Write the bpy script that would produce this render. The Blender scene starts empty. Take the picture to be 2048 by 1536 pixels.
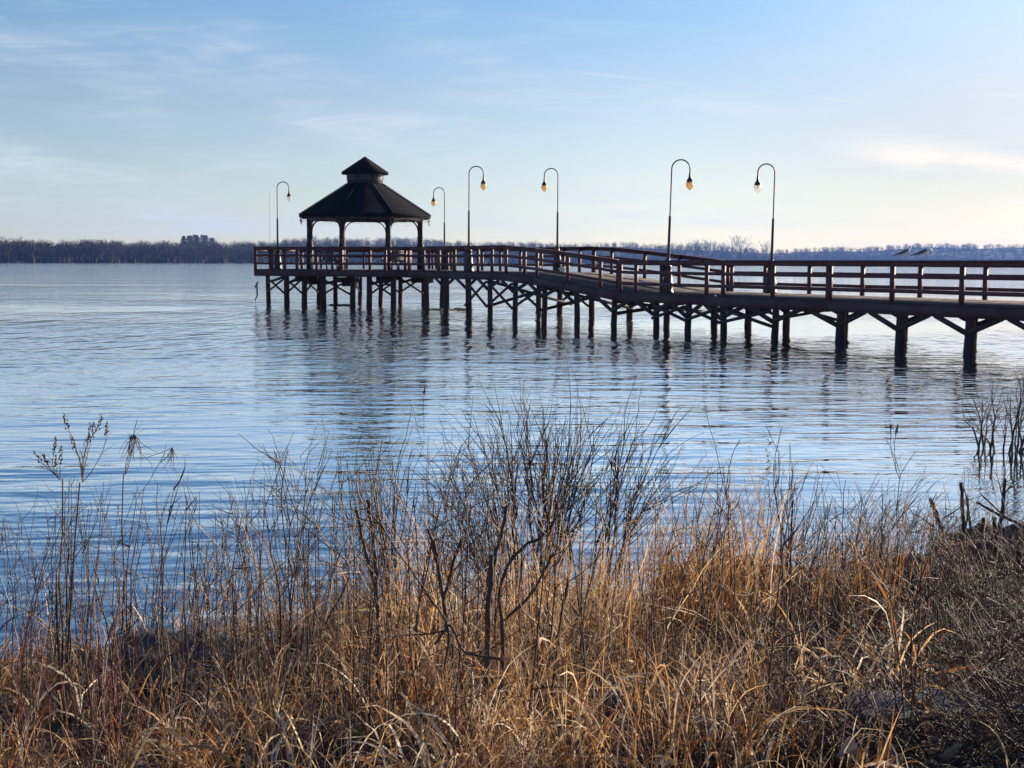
import bpy, math, random
import numpy as np
from mathutils import Matrix, Vector
random.seed(7); rng = np.random.default_rng(11)
C = bpy.context.scene
COL = C.collection
R_ = math.radians
F = 2650.0; EYE = 2.05
PITCH = math.atan(243.2/F); ROLL = math.atan(0.0056)
# ------------------------------------------------------------------ camera
cam = bpy.data.cameras.new('camera'); cam.sensor_width = 36; cam.lens = F/2048*36
cam.clip_start = 0.1; cam.clip_end = 20000
co = bpy.data.objects.new('camera', cam); COL.objects.link(co)
RM = Matrix.Rotation(R_(90)-PITCH, 4, 'X') @ Matrix.Rotation(ROLL, 4, 'Z')
co.matrix_world = Matrix.Translation((0,0,EYE)) @ RM
C.camera = co
R3 = np.array(RM.to_3x3())
def ray(u, v):
    r = R3 @ np.array([(u-1024)/F, -(v-768)/F, -1.0]); return r/r[1]
def P(u, v, d): r = ray(u, v); return np.array([r[0]*d, d, EYE+r[2]*d])
def hor(u): return 524.8+(u-1024)*0.0056
def XU(u, d): return P(u, hor(u)+EYE*F/d*0.5, d)[0]
def lerp(a, b, t): return a+(b-a)*t
# ------------------------------------------------------------------ tags / objects
def tag(o, label=None, cat=None, group=None, kind=None):
    if label: o['label'] = label
    if cat: o['category'] = cat
    if group: o['group'] = group
    if kind: o['kind'] = kind
    return o
def empty(name, loc, rz=0):
    o = bpy.data.objects.new(name, None); COL.objects.link(o); o.empty_display_size = .2
    o.location = loc; o.rotation_euler = (0,0,rz); return o
class MB:
    """collects faces into one mesh"""
    def __init__(s): s.v = []; s.f = []; s.n = 0; s.c = []
    def add(s, v, f, col=None):
        v = np.asarray(v, float).reshape(-1,3); f = np.asarray(f, int)
        s.v.append(v); s.f.append(f+s.n); s.n += len(v)
        if col is not None:
            c = np.asarray(col, float)
            s.c.append(np.broadcast_to(c, (len(v),3)) if c.ndim == 1 else c)
        return s
    def box(s, c, sz, rz=0, axes=None):
        c = np.array(c, float); h = np.array(sz)/2
        if axes is None: axes = np.array([[math.cos(rz),math.sin(rz),0],[-math.sin(rz),math.cos(rz),0],[0,0,1]])
        k = np.array([[x,y,z] for z in (-1,1) for y in (-1,1) for x in (-1,1)])*h
        return s.add(c+k@axes, [[0,2,3,1],[4,5,7,6],[0,1,5,4],[2,6,7,3],[0,4,6,2],[1,3,7,5]])
    def bar(s, a, b, w, h, up=(0,0,1)):
        """rectangular bar from a to b, w sideways, h in the up direction"""
        a = np.array(a,float); b = np.array(b,float); d = b-a; L = np.linalg.norm(d); d /= L
        sd = np.cross(d, up); sd /= np.linalg.norm(sd); u2 = np.cross(sd, d)
        return s.box((a+b)/2, (L,w,h), axes=np.array([d,sd,u2]))
    def tube(s, pts, rad, n=8, cap=True):
        pts = np.asarray(pts,float); K = len(pts); rad = np.broadcast_to(np.asarray(rad,float),(K,))
        v, f = tubes(pts[None], rad[None], n)
        s.add(v, f)
        if cap:
            for i, sg in ((0,-1),(K-1,1)):
                ring = v[i*n:(i+1)*n]; ctr = pts[i]
                idx = [[n, (j+1)%n, j, j] if sg<0 else [n, j, (j+1)%n, (j+1)%n] for j in range(n)]
                s.addtri(np.vstack([ring, ctr]), [t[:3] for t in idx])
        return s
    def addtri(s, v, f, col=None):
        f = np.asarray(f,int); f4 = np.hstack([f, np.full((len(f),1), -1)])
        v = np.asarray(v,float); g = np.where(f4<0, -1, f4+s.n)
        s.v.append(v); s.f.append(g); s.n += len(v)
        if col is not None:
            c = np.asarray(col,float); s.c.append(np.broadcast_to(c,(len(v),3)) if c.ndim==1 else c)
        return s
    def lathe(s, prof, n=16, o=(0,0,0)):
        prof = np.array(prof,float); K = len(prof); a = np.arange(n)*2*math.pi/n
        v = np.stack([prof[:,0:1]*np.cos(a)+o[0], prof[:,0:1]*np.sin(a)+o[1], np.repeat(prof[:,1:2],n,1)+o[2]],2).reshape(-1,3)
        f = [[i*n+j, i*n+(j+1)%n, (i+1)*n+(j+1)%n, (i+1)*n+j] for i in range(K-1) for j in range(n)]
        return s.add(v, f)
    def prism(s, poly, z0, z1):
        n = len(poly); p = np.array(poly,float)
        if p.shape[1] == 2: lo = np.c_[p, np.full(n,z0)]; hi = np.c_[p, np.full(n,z1)]
        s.poly = getattr(s,'poly',[])
        s.v.append(np.vstack([lo,hi])); b = s.n; s.n += 2*n
        s.f.append(np.array([[b+i, b+(i+1)%n, b+n+(i+1)%n, b+n+i] for i in range(n)]))
        s.poly.append([b+n+i for i in range(n)]); s.poly.append([b+n-1-i for i in range(n)])
        return s
    def build(s, name, mat, parent=None, smooth=False):
        V = np.vstack(s.v); me = bpy.data.meshes.new(name)
        Fa = []; st = []; tot = []; k = 0
        for f in s.f:
            if f.shape[1] == 3: f = np.hstack([f, np.full((len(f),1),-1)])
            m = f[:,3] >= 0
            if m.all():
                Fa.append(f.ravel()); st.append(k+4*np.arange(len(f))); tot.append(np.full(len(f),4)); k += f.size
            elif not m.any():
                g = f[:,:3]; Fa.append(g.ravel()); st.append(k+3*np.arange(len(g))); tot.append(np.full(len(g),3)); k += g.size
            else:
                for r in f:
                    q = r[r>=0]; Fa.append(q); st.append(np.array([k])); tot.append(np.array([len(q)])); k += len(q)
        for q in getattr(s,'poly',[]):
            Fa.append(np.array(q)); st.append(np.array([k])); tot.append(np.array([len(q)])); k += len(q)
        Fa = np.concatenate(Fa); st = np.concatenate(st); tot = np.concatenate(tot)
        me.vertices.add(len(V)); me.vertices.foreach_set('co', V.astype(np.float32).ravel())
        me.loops.add(len(Fa)); me.loops.foreach_set('vertex_index', Fa.astype(np.int32))
        me.polygons.add(len(st)); me.polygons.foreach_set('loop_start', st.astype(np.int32)); me.polygons.foreach_set('loop_total', tot.astype(np.int32))
        me.update(calc_edges=True); me.validate()
        if s.c:
            ca = np.vstack(s.c); a = me.color_attributes.new('tint','FLOAT_COLOR','POINT')
            a.data.foreach_set('color', np.c_[ca, np.ones(len(ca))].astype(np.float32).ravel())
        if smooth: me.polygons.foreach_set('use_smooth', np.ones(len(st),bool))
        me.materials.append(mat)
        o = bpy.data.objects.new(name, me); COL.objects.link(o)
        if parent is not None: o.parent = parent
        return o
def tubes(P3, Rr, n=4):
    """P3 (B,K,3), Rr (B,K) -> verts, quads; vectorised tapered tubes"""
    B,K,_ = P3.shape
    T = np.gradient(P3, axis=1); T /= np.linalg.norm(T,axis=2,keepdims=True)+1e-9
    ref = np.eye(3)[np.argmin(np.abs(T).max(axis=1),axis=1)][:,None,:]
    S = np.cross(T, np.broadcast_to(ref,T.shape)); S /= np.linalg.norm(S,axis=2,keepdims=True)+1e-9
    U = np.cross(S, T)
    a = np.arange(n)*2*math.pi/n
    v = P3[:,:,None,:] + Rr[:,:,None,None]*(np.cos(a)[None,None,:,None]*S[:,:,None,:]+np.sin(a)[None,None,:,None]*U[:,:,None,:])
    b = np.arange(B)[:,None,None]*K*n; i = np.arange(K-1)[None,:,None]*n; j = np.arange(n)[None,None,:]
    j2 = (j+1)%n
    f = np.stack([b+i+j, b+i+j2, b+i+n+j2, b+i+n+j], -1).reshape(-1,4)
    return v.reshape(-1,3), f
# ------------------------------------------------------------------ materials
def mat(name, col, rough=.6, vary=None, scale=5, bump=0, bscale=20, spec=.5, metal=0, stretch=(1,1,1), attr=False, transl=0, coord='Object'):
    m = bpy.data.materials.new(name); m.use_nodes = True; N = m.node_tree.nodes; L = m.node_tree.links
    b = N['Principled BSDF']; b.inputs['Base Color'].default_value = (*col,1); b.inputs['Roughness'].default_value = rough
    b.inputs['Specular IOR Level'].default_value = spec; b.inputs['Metallic'].default_value = metal
    tc = N.new('ShaderNodeTexCoord'); mp = N.new('ShaderNodeMapping'); mp.inputs['Scale'].default_value = stretch
    L.new(tc.outputs[coord], mp.inputs['Vector'])
    csock = None
    if vary is not None:
        n = N.new('ShaderNodeTexNoise'); n.inputs['Scale'].default_value = scale; n.inputs['Detail'].default_value = 6; n.inputs['Roughness'].default_value = .65
        L.new(mp.outputs[0], n.inputs['Vector'])
        r = N.new('ShaderNodeValToRGB'); r.color_ramp.elements[0].position = .35; r.color_ramp.elements[1].position = .68
        r.color_ramp.elements[0].color = (*col,1); r.color_ramp.elements[1].color = (*vary,1)
        L.new(n.outputs['Fac'], r.inputs[0]); csock = r.outputs[0]
    if attr:
        a = N.new('ShaderNodeAttribute'); a.attribute_name = 'tint'; csock = a.outputs['Color']
    if csock is not None: L.new(csock, b.inputs['Base Color'])
    if bump:
        n2 = N.new('ShaderNodeTexNoise'); n2.inputs['Scale'].default_value = bscale; n2.inputs['Detail'].default_value = 5
        L.new(mp.outputs[0], n2.inputs['Vector']); bp = N.new('ShaderNodeBump'); bp.inputs['Strength'].default_value = bump; bp.inputs['Distance'].default_value = .02
        L.new(n2.outputs['Fac'], bp.inputs['Height']); L.new(bp.outputs[0], b.inputs['Normal'])
    if transl:
        t = N.new('ShaderNodeBsdfTranslucent'); mx = N.new('ShaderNodeMixShader'); mx.inputs[0].default_value = transl
        if csock is not None: L.new(csock, t.inputs['Color'])
        else: t.inputs['Color'].default_value = (*col,1)
        L.new(b.outputs[0], mx.inputs[1]); L.new(t.outputs[0], mx.inputs[2]); L.new(mx.outputs[0], N['Material Output'].inputs['Surface'])
    return m
M = {}
M['paint'] = mat('maroon_paint', (.105,.017,.022), .6, (.055,.022,.027), 3, .3, 30, stretch=(1,1,3))
M['fascia'] = mat('fascia_board', (.070,.018,.023), .75, (.070,.045,.050), 2.2, .5, 20, stretch=(1,1,2))
M['deck'] = mat('weathered_deck', (.075,.055,.05), .85, (.035,.027,.027), 1.6, .5, 25, stretch=(.6,.6,1))
M['pile'] = mat('creosote_pile', (.032,.014,.017), .8, (.052,.030,.032), 6, .6, 15, stretch=(1,1,.25))
M['shingle'] = mat('roof_shingle', (.007,.008,.012), 1.0, (.012,.013,.018), 12, .5, 40, spec=.08)
M['timber'] = mat('gazebo_timber', (.030,.019,.022), .7, (.022,.017,.019), 6, .3, 30)
M['louver'] = mat('grey_louver', (.09,.105,.13), .6)
M['iron'] = mat('lamp_iron', (.035,.03,.032), .45, (.06,.03,.03), 8, .1, 40, metal=.3)
M['bench'] = mat('bench_slats', (.06,.04,.038), .7, (.04,.03,.03), 8)
M['gull_w'] = mat('gull_white', (.9,.9,.9), .7)
M['gull_g'] = mat('gull_grey', (.07,.08,.12), .75, (.09,.10,.15), 20)
M['gull_k'] = mat('gull_black', (.02,.02,.025), .6)
M['beak'] = mat('gull_beak', (.5,.3,.05), .5)
M['bag'] = mat('white_bag', (.8,.8,.82), .5, bump=.5, bscale=30, transl=.3)
M['rope'] = mat('pale_rope', (.42,.38,.38), .8, (.3,.25,.26), 30)
M['rock'] = mat('shore_rock', (.040,.029,.026), .9, (.075,.058,.052), 4, .9, 8)
M['rockd'] = mat('dark_rock', (.05,.052,.058), .8, (.10,.10,.105), 4, .9, 8)
M['block'] = mat('stone_block', (.11,.115,.12), .85, (.2,.19,.18), 5, .9, 10)
M['twig'] = mat('bare_twig', (.034,.016,.013), .6, (.070,.034,.026), 9, .3, 60)
M['bark'] = mat('cut_stem_bark', (.050,.027,.021), .75, (.10,.06,.045), 7, .6, 40, stretch=(1,1,.3))
M['bramble'] = mat('bramble_twig', (.040,.018,.015), .65, (.085,.042,.030), 6)
M['redtwig'] = mat('red_twig', (.16,.02,.02), .5, (.10,.02,.02), 9)
M['pale'] = mat('pale_branch', (.32,.25,.2), .6, (.2,.15,.11), 10)
M['seed'] = mat('seed_head', (.07,.045,.035), .9, (.12,.08,.06), 30)
M['leaf'] = mat('dead_leaf', (.15,.085,.05), .7, (.28,.18,.11), 12, transl=.35)
M['litter'] = mat('pale_leaf', (.36,.31,.28), .8, (.20,.15,.12), 22)
M['straw'] = mat('dry_straw', (.4,.25,.12), .55, attr=True, transl=.36, spec=.4)
M['wood'] = mat('far_wood', (.04,.03,.03), .9, attr=True)
M['ever'] = mat('evergreen', (.02,.035,.025), .9)
M['fartree'] = mat('far_tree', (.035,.028,.025), .9)
M['hill'] = mat('far_hillside', (.020,.016,.015), .95, (.034,.026,.022), .03, coord='Object')
M['mast'] = mat('mast_steel', (.25,.2,.2), .6)
M['weed'] = mat('water_weed', (.03,.035,.02), .7, (.05,.045,.03), 4, .5, 10)
# bank soil with matted dead plant litter
M['soil'] = mat('bank_soil', (.016,.011,.009), .95, (.050,.032,.022), 14, 1.0, 30)
# wet stain near the water on piles stays in their own colour; globe glass
def globe_mat(name, col, tr):
    m = bpy.data.materials.new(name); m.use_nodes = True; N = m.node_tree.nodes; L = m.node_tree.links
    b = N['Principled BSDF']; b.inputs['Base Color'].default_value = (*col,1); b.inputs['Roughness'].default_value = .25
    t = N.new('ShaderNodeBsdfTranslucent'); t.inputs['Color'].default_value = (*col,1)
    mx = N.new('ShaderNodeMixShader'); mx.inputs[0].default_value = .55
    L.new(b.outputs[0], mx.inputs[1]); L.new(t.outputs[0], mx.inputs[2])
    tp = N.new('ShaderNodeBsdfTransparent'); tp.inputs['Color'].default_value = (.9,.88,.84,1)
    m2 = N.new('ShaderNodeMixShader'); m2.inputs[0].default_value = tr
    L.new(mx.outputs[0], m2.inputs[1]); L.new(tp.outputs[0], m2.inputs[2])
    L.new(m2.outputs[0], N['Material Output'].inputs['Surface']); return m
M['globe_y'] = globe_mat('yellowed_globe', (.85,.62,.30), .15)
M['globe_c'] = globe_mat('clear_globe', (.8,.78,.74), .55)
# water
def water_mat():
    m = bpy.data.materials.new('lake_water'); m.use_nodes = True; N = m.node_tree.nodes; L = m.node_tree.links
    b = N['Principled BSDF']; b.inputs['Base Color'].default_value = (.006,.040,.095,1)
    b.inputs['Roughness'].default_value = .04; b.inputs['IOR'].default_value = 1.333
    g = N.new('ShaderNodeNewGeometry')
    def noise(sx, sy, rot, detail, rough, off=0):
        mp = N.new('ShaderNodeMapping'); mp.inputs['Scale'].default_value = (sx,sy,1); mp.inputs['Rotation'].default_value = (0,0,R_(rot)); mp.inputs['Location'].default_value = (off,off*1.7,0)
        mp.vector_type = 'TEXTURE' if False else 'POINT'
        # rotate first, then scale
        m1 = N.new('ShaderNodeMapping'); m1.inputs['Rotation'].default_value = (0,0,R_(rot)); mp.inputs['Rotation'].default_value = (0,0,0)
        L.new(g.outputs['Position'], m1.inputs['Vector']); L.new(m1.outputs[0], mp.inputs['Vector'])
        n = N.new('ShaderNodeTexNoise'); n.noise_dimensions = '2D'; n.inputs['Scale'].default_value = 1; n.inputs['Detail'].default_value = detail; n.inputs['Roughness'].default_value = rough
        L.new(mp.outputs[0], n.inputs['Vector']); return n.outputs['Fac']
    def mul(a, k):
        x = N.new('ShaderNodeMath'); x.operation = 'MULTIPLY'; L.new(a, x.inputs[0])
        if isinstance(k,(int,float)): x.inputs[1].default_value = k
        else: L.new(k, x.inputs[1])
        return x.outputs[0]
    def add(a, c):
        x = N.new('ShaderNodeMath'); x.operation = 'ADD'; L.new(a, x.inputs[0]); L.new(c, x.inputs[1]); return x.outputs[0]
    swell = noise(.48, 1.9, -6, 2.0, .5)          # long low wavelets
    swell2 = noise(.9, 2.3, 12, 2.0, .5, 13)
    fine = noise(4.5, 7.0, -3, 3.0, .6, 5)         # short ripples
    mid = noise(1.5, 1.5, 4, 3.0, .55, 19)
    patch = noise(.045, .07, 0, 2.0, .5, 31)       # where the ripples are
    mr = N.new('ShaderNodeMapRange'); mr.inputs[1].default_value=.35; mr.inputs[2].default_value=.65; mr.inputs[3].default_value=.25; mr.inputs[4].default_value=1.6
    L.new(patch, mr.inputs[0])
    sep = N.new('ShaderNodeSeparateXYZ'); L.new(g.outputs['Position'], sep.inputs[0])
    far = N.new('ShaderNodeMapRange'); far.inputs[1].default_value=90; far.inputs[2].default_value=200; far.inputs[3].default_value=0; far.inputs[4].default_value=1.6
    L.new(sep.outputs[1], far.inputs[0]); wind = add(mr.outputs[0], far.outputs[0])
    ns = N.new('ShaderNodeMapRange'); ns.inputs[1].default_value=11; ns.inputs[2].default_value=40; ns.inputs[3].default_value=1.5; ns.inputs[4].default_value=.28
    L.new(sep.outputs[1], ns.inputs[0])
    chop = N.new('ShaderNodeMapRange'); chop.inputs[1].default_value=14; chop.inputs[2].default_value=26; chop.inputs[3].default_value=.0035; chop.inputs[4].default_value=.016
    L.new(sep.outputs[1], chop.inputs[0])
    band = noise(.10, .16, -20, 2.0, .5, 57); bm = N.new('ShaderNodeMapRange'); bm.inputs[1].default_value=.3; bm.inputs[2].default_value=.7; bm.inputs[3].default_value=.35; bm.inputs[4].default_value=1.5
    L.new(band, bm.inputs[0])
    roll = noise(1.1, .42, 8, 2.0, .55, 71); rm = N.new('ShaderNodeMapRange'); rm.inputs[1].default_value=20; rm.inputs[2].default_value=34; rm.inputs[3].default_value=0; rm.inputs[4].default_value=.062
    L.new(sep.outputs[1], rm.inputs[0]); rolling = mul(mul(roll, rm.outputs[0]), mr.outputs[0])
    h = add(rolling, add(mul(mul(add(mul(swell, .025), mul(swell2, .010)), bm.outputs[0]), ns.outputs[0]), mul(add(mul(fine, .0030), mul(mid, chop.outputs[0])), wind)))
    bp = N.new('ShaderNodeBump'); bp.inputs['Strength'].default_value = 1; bp.inputs['Distance'].default_value = 1
    L.new(h, bp.inputs['Height']); L.new(bp.outputs[0], b.inputs['Normal'])
    b.inputs['Specular IOR Level'].default_value = 0
    gb = N.new('ShaderNodeBsdfGlossy'); gb.inputs['Color'].default_value = (.97,.98,1,1); gb.inputs['Roughness'].default_value = .035
    L.new(bp.outputs[0], gb.inputs['Normal'])
    fr = N.new('ShaderNodeFresnel'); fr.inputs['IOR'].default_value = 1.333; L.new(bp.outputs[0], fr.inputs['Normal'])
    fm = N.new('ShaderNodeMath'); fm.operation = 'MULTIPLY'; fm.use_clamp = True; fm.inputs[1].default_value = 2.2; L.new(fr.outputs[0], fm.inputs[0])
    mx = N.new('ShaderNodeMixShader'); L.new(fm.outputs[0], mx.inputs[0]); L.new(b.outputs[0], mx.inputs[1]); L.new(gb.outputs[0], mx.inputs[2])
    L.new(mx.outputs[0], N['Material Output'].inputs['Surface'])
    return m
M['water'] = water_mat()
# ------------------------------------------------------------------ sky and sun
SUN_AZ = 50.0; SUN_EL = 16.0      # azimuth to the right of the view axis
w = bpy.data.worlds.new('World'); C.world = w; w.use_nodes = True
WN = w.node_tree.nodes; WL = w.node_tree.links
class E:
    """tiny expression helper over math nodes"""
    def __init__(s, sock): s.s = sock
def _m(op, *a):
    n = WN.new('ShaderNodeMath'); n.operation = op
    for i, x in enumerate(a):
        if isinstance(x, E): WL.new(x.s, n.inputs[i])
        else: n.inputs[i].default_value = x
    return E(n.outputs[0])
E.__add__ = lambda a,b: _m('ADD',a,b); E.__radd__ = lambda a,b: _m('ADD',b,a)
E.__mul__ = lambda a,b: _m('MULTIPLY',a,b); E.__rmul__ = E.__mul__
E.__sub__ = lambda a,b: _m('SUBTRACT',a,b); E.__rsub__ = lambda a,b: _m('SUBTRACT',b,a)
E.__truediv__ = lambda a,b: _m('DIVIDE',a,b)
def sstep(x, a, b):
    n = WN.new('ShaderNodeMapRange'); n.interpolation_type = 'SMOOTHSTEP'
    WL.new(x.s, n.inputs[0]); n.inputs[1].default_value = a; n.inputs[2].default_value = b; return E(n.outputs[0])
tc = WN.new('ShaderNodeTexCoord'); sp = WN.new('ShaderNodeSeparateXYZ'); WL.new(tc.outputs['Generated'], sp.inputs[0])
X, Y, Z = E(sp.outputs[0]), E(sp.outputs[1]), E(sp.outputs[2])
SKY_K = 2.2
zz = _m('MAXIMUM', Z, 0.0)*SKY_K + 0.035
cb = WN.new('ShaderNodeCombineXYZ'); WL.new(X.s, cb.inputs[0]); WL.new(Y.s, cb.inputs[1]); WL.new(zz.s, cb.inputs[2])
nm = WN.new('ShaderNodeVectorMath'); nm.operation = 'NORMALIZE'; WL.new(cb.outputs[0], nm.inputs[0])
sky = WN.new('ShaderNodeTexSky'); sky.sky_type = 'NISHITA'; sky.sun_disc = False
sky.sun_elevation = R_(SUN_EL); sky.sun_rotation = R_(SUN_AZ); sky.altitude = 0; sky.air_density = 1.0; sky.dust_density = 1.0; sky.ozone_density = 1.6
WL.new(nm.outputs[0], sky.inputs['Vector'])
bg = WN['Background']; bg.inputs['Strength'].default_value = 0.084
az = _m('ARCTAN2', X, Y)*57.29578; el = _m('ARCSINE', Z)*57.29578
# thin high cloud
cv = WN.new('ShaderNodeCombineXYZ'); WL.new((az*.06).s, cv.inputs[0]); WL.new((el*.38+az*.03).s, cv.inputs[1])
cn = WN.new('ShaderNodeTexNoise'); cn.inputs['Scale'].default_value = 1.0; cn.inputs['Detail'].default_value = 7; cn.inputs['Roughness'].default_value = .6; cn.inputs['Distortion'].default_value = .6
WL.new(cv.outputs[0], cn.inputs['Vector']); cf = E(cn.outputs['Fac'])
cv2 = WN.new('ShaderNodeCombineXYZ'); WL.new((az*.16+el*.25).s, cv2.inputs[0]); WL.new((el*1.3-az*.10).s, cv2.inputs[1])
cn2 = WN.new('ShaderNodeTexNoise'); cn2.inputs['Scale'].default_value = 1.0; cn2.inputs['Detail'].default_value = 8; cn2.inputs['Roughness'].default_value = .65; cn2.inputs['Distortion'].default_value = .9
WL.new(cv2.outputs[0], cn2.inputs['Vector']); cw = E(cn2.outputs['Fac'])
haze_c = sstep(cf, .36, .72)*(.20+sstep(cw, .38, .72)*.75)*sstep(el, 14, 4)+sstep(az, 6, 24)*sstep(az, 75, 40)*.34*sstep(el, 30, 12)*sstep(el, 1, 6)
# warm cloud bank at right
eb = 4.75-(az-14.0)*.10
bank = sstep(az, 12.2, 17.5)*sstep(az, 50, 26)
dd = _m('ABSOLUTE', el-eb + (cf-.5)*2.6 + (cw-.5)*1.2)
warm = bank*sstep(dd, .85, .05)*sstep(cw, .25, .6)
def trail(a0, e0, a1, e1, wd):
    k = (e1-e0)/(a1-a0); d = _m('ABSOLUTE', el-((az-a0)*k+e0))
    return sstep(d, wd, 0.0)*sstep(az, a0, a0+(a1-a0)*.25)*sstep(az, a1, a1-(a1-a0)*.5)
tr = trail(11.9, 7.0, 15.4, 6.45, .035)*.6 + trail(1.6, 8.15, 7.6, 7.45, .09)*.22 + trail(18.2,6.75,24,6.7,.13)*.35 + trail(-23,9.7,-20.2,9.35,.2)*.3
gr_ = WN.new('ShaderNodeValToRGB'); cr = gr_.color_ramp; WL.new((el/90.0).s, gr_.inputs[0])
STOPS = [(0,(1.07,.84,.60)),(3/90,(1.07,.90,.66)),(6/90,(1.07,.96,.82)),(11/90,(.82,1.02,1.07)),(20/90,(.60,.88,1.10)),(1,(.30,.66,1.12))]
cr.elements[0].position = 0; cr.elements[1].position = 1
for p_, c_ in STOPS[1:-1]: cr.elements.new(p_)
for e_, (p_, c_) in zip(cr.elements, STOPS): e_.position = p_; e_.color = (*c_,1)
ag = 1.0-sstep(az, 4, 22)*.32*sstep(el, 12, 4)
mg = WN.new('ShaderNodeVectorMath'); mg.operation = 'MULTIPLY'; WL.new(sky.outputs[0], mg.inputs[0]); WL.new(gr_.outputs[0], mg.inputs[1])
ms = WN.new('ShaderNodeVectorMath'); ms.operation = 'SCALE'; WL.new(mg.outputs[0], ms.inputs[0]); WL.new(ag.s, ms.inputs['Scale'])
lp = WN.new('ShaderNodeMix'); lp.data_type = 'RGBA'; WL.new(haze_c.s, lp.inputs[0]); WL.new(ms.outputs[0], lp.inputs[6]); lp.inputs[7].default_value = (4.1,4.35,4.6,1)
l2 = WN.new('ShaderNodeMix'); l2.data_type = 'RGBA'; WL.new((warm*.95).s, l2.inputs[0]); WL.new(lp.outputs[2], l2.inputs[6]); l2.inputs[7].default_value = (6.2,5.5,4.5,1)
l3 = WN.new('ShaderNodeMix'); l3.data_type = 'RGBA'; WL.new(tr.s, l3.inputs[0]); WL.new(l2.outputs[2], l3.inputs[6]); l3.inputs[7].default_value = (4.8,4.7,4.6,1)
WL.new(l3.outputs[2], bg.inputs['Color'])
sd = bpy.data.lights.new('sun','SUN'); sd.energy = 5.0; sd.angle = R_(.6); sd.color = (1,.84,.65)
so = bpy.data.objects.new('sun', sd); COL.objects.link(so)
sdir = Vector((math.sin(R_(SUN_AZ))*math.cos(R_(SUN_EL)), math.cos(R_(SUN_AZ))*math.cos(R_(SUN_EL)), math.sin(R_(SUN_EL))))
so.rotation_euler = sdir.to_track_quat('Z','Y').to_euler()
C.view_settings.view_transform = 'Standard'; C.view_settings.look = 'None'; C.view_settings.exposure = 1.25; C.view_settings.gamma = 1
# ------------------------------------------------------------------ ground, water, lakebed
SX = [-12,-5,-2.6,-1,0,1,2,3.3,6,12]; SY = [3.0,5.2,6.5,7.1,7.5,7.8,8.3,8.9,10.0,13]
def shore(x): return np.interp(x, SX, SY)
def gz(x, y):
    x = np.asarray(x,float); y = np.asarray(y,float)
    s = shore(x)-y
    h = np.where(s>0, .62*(1-np.exp(-s*.27)), s*.25)
    h = h + .03*np.sin(x*3.1+y*1.7)+.02*np.sin(x*7.3-y*5.1+1)+.012*np.sin(x*15+y*13)
    h = h + np.clip((x-.9)*.06,0,.10)*np.clip(s*.8,0,1)
    return np.clip(h,-2.5,2)
def grid(xs, ys):
    xx, yy = np.meshgrid(xs, ys); v = np.stack([xx,yy,gz(xx,yy)],2).reshape(-1,3)
    nx, ny = len(xs), len(ys); i = np.arange(ny-1)[:,None]*nx+np.arange(nx-1)[None]
    return v, np.stack([i,i+1,i+1+nx,i+nx],-1).reshape(-1,4)
xs = np.concatenate([np.linspace(-60,-6,20)[:-1], np.linspace(-6,7,190)[:-1], np.linspace(7,60,20)])
ys = np.concatenate([np.linspace(-60,1,16)[:-1], np.linspace(1,13,180)[:-1], np.linspace(13,30,12)])
o = MB().add(*grid(xs,ys)).build('ground', M['soil'], smooth=True); tag(o, kind='structure')
S = 9000
o = MB().add([[-S,-S,-2.6],[S,-S,-2.6],[S,S,-2.6],[-S,S,-2.6]], [[0,1,2,3]]).build('lakebed', M['soil']); tag(o, kind='structure')
o = MB().add([[-S,-20,0],[S,-20,0],[S,S,0],[-S,S,0]], [[0,1,2,3]]).build('water', M['water']); tag(o, kind='structure')
# ------------------------------------------------------------------ pier geometry
PD = np.array([-.4825,.876]); PN = np.array([.876,.4825]); WID = 4.4
LK = .5508; LC = 27.895
def dl(u): return LC/((u-1024)/F+LK)
def dr(u): return (LC+WID/.876)/((u-1024)/F+LK)
def zst(t):  # deck height by left-edge station
    return float(np.interp(t, [20,44.0,45.3,47.1,49.1,51.2,80],[1.12,1.09,1.21,1.37,1.53,1.66,1.66]))
def left(t, off=0.0, z=None):
    p = np.array([LC-LK*t, t])+PN*off; return np.array([p[0],p[1], zst(t) if z is None else z])
def Lu(u): return left(dl(u))
def Ru(u): d = dr(u); return left(d-WID*.4825, WID)
PZ = 1.66
plat = [(-4.55,58.95),(-11.9,61.4),(-12.75,65.8),(-11.2,70.5),(-4.5,72.0),(-3.0,65.8)]
pier = empty('pier', (0,0,0)); tag(pier, 'long dark red timber pier with white-lined railings ramping up to the gazebo platform'.replace('white-lined ',''), 'pier')
# walkway planks
b = MB(); t = 22.0; gr = random.Random(3)
while t < 63.5:
    wd = .135; z = zst(t)+gr.uniform(-.004,.004); z2 = zst(t+wd)+ (z-zst(t))
    e = gr.uniform(-.03,.05); a0 = left(t,-.03-e,z); a1 = left(t+wd,-.03-e,z2); c1 = left(t+wd,WID+.05,z2); c0 = left(t,WID+.05,z)
    dz = np.array([0,0,.04])
    b.add([a0-dz,a1-dz,c1-dz,c0-dz,a0,a1,c1,c0], [[3,2,1,0],[4,5,6,7],[0,1,5,4],[1,2,6,5],[2,3,7,6],[3,0,4,7]]); t += wd+.012
b.build('deck', M['deck'], pier)
MB().prism([(x,y) for x,y in plat], PZ-.045, PZ-.003).build('platform_deck', M['deck'], pier)
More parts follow.
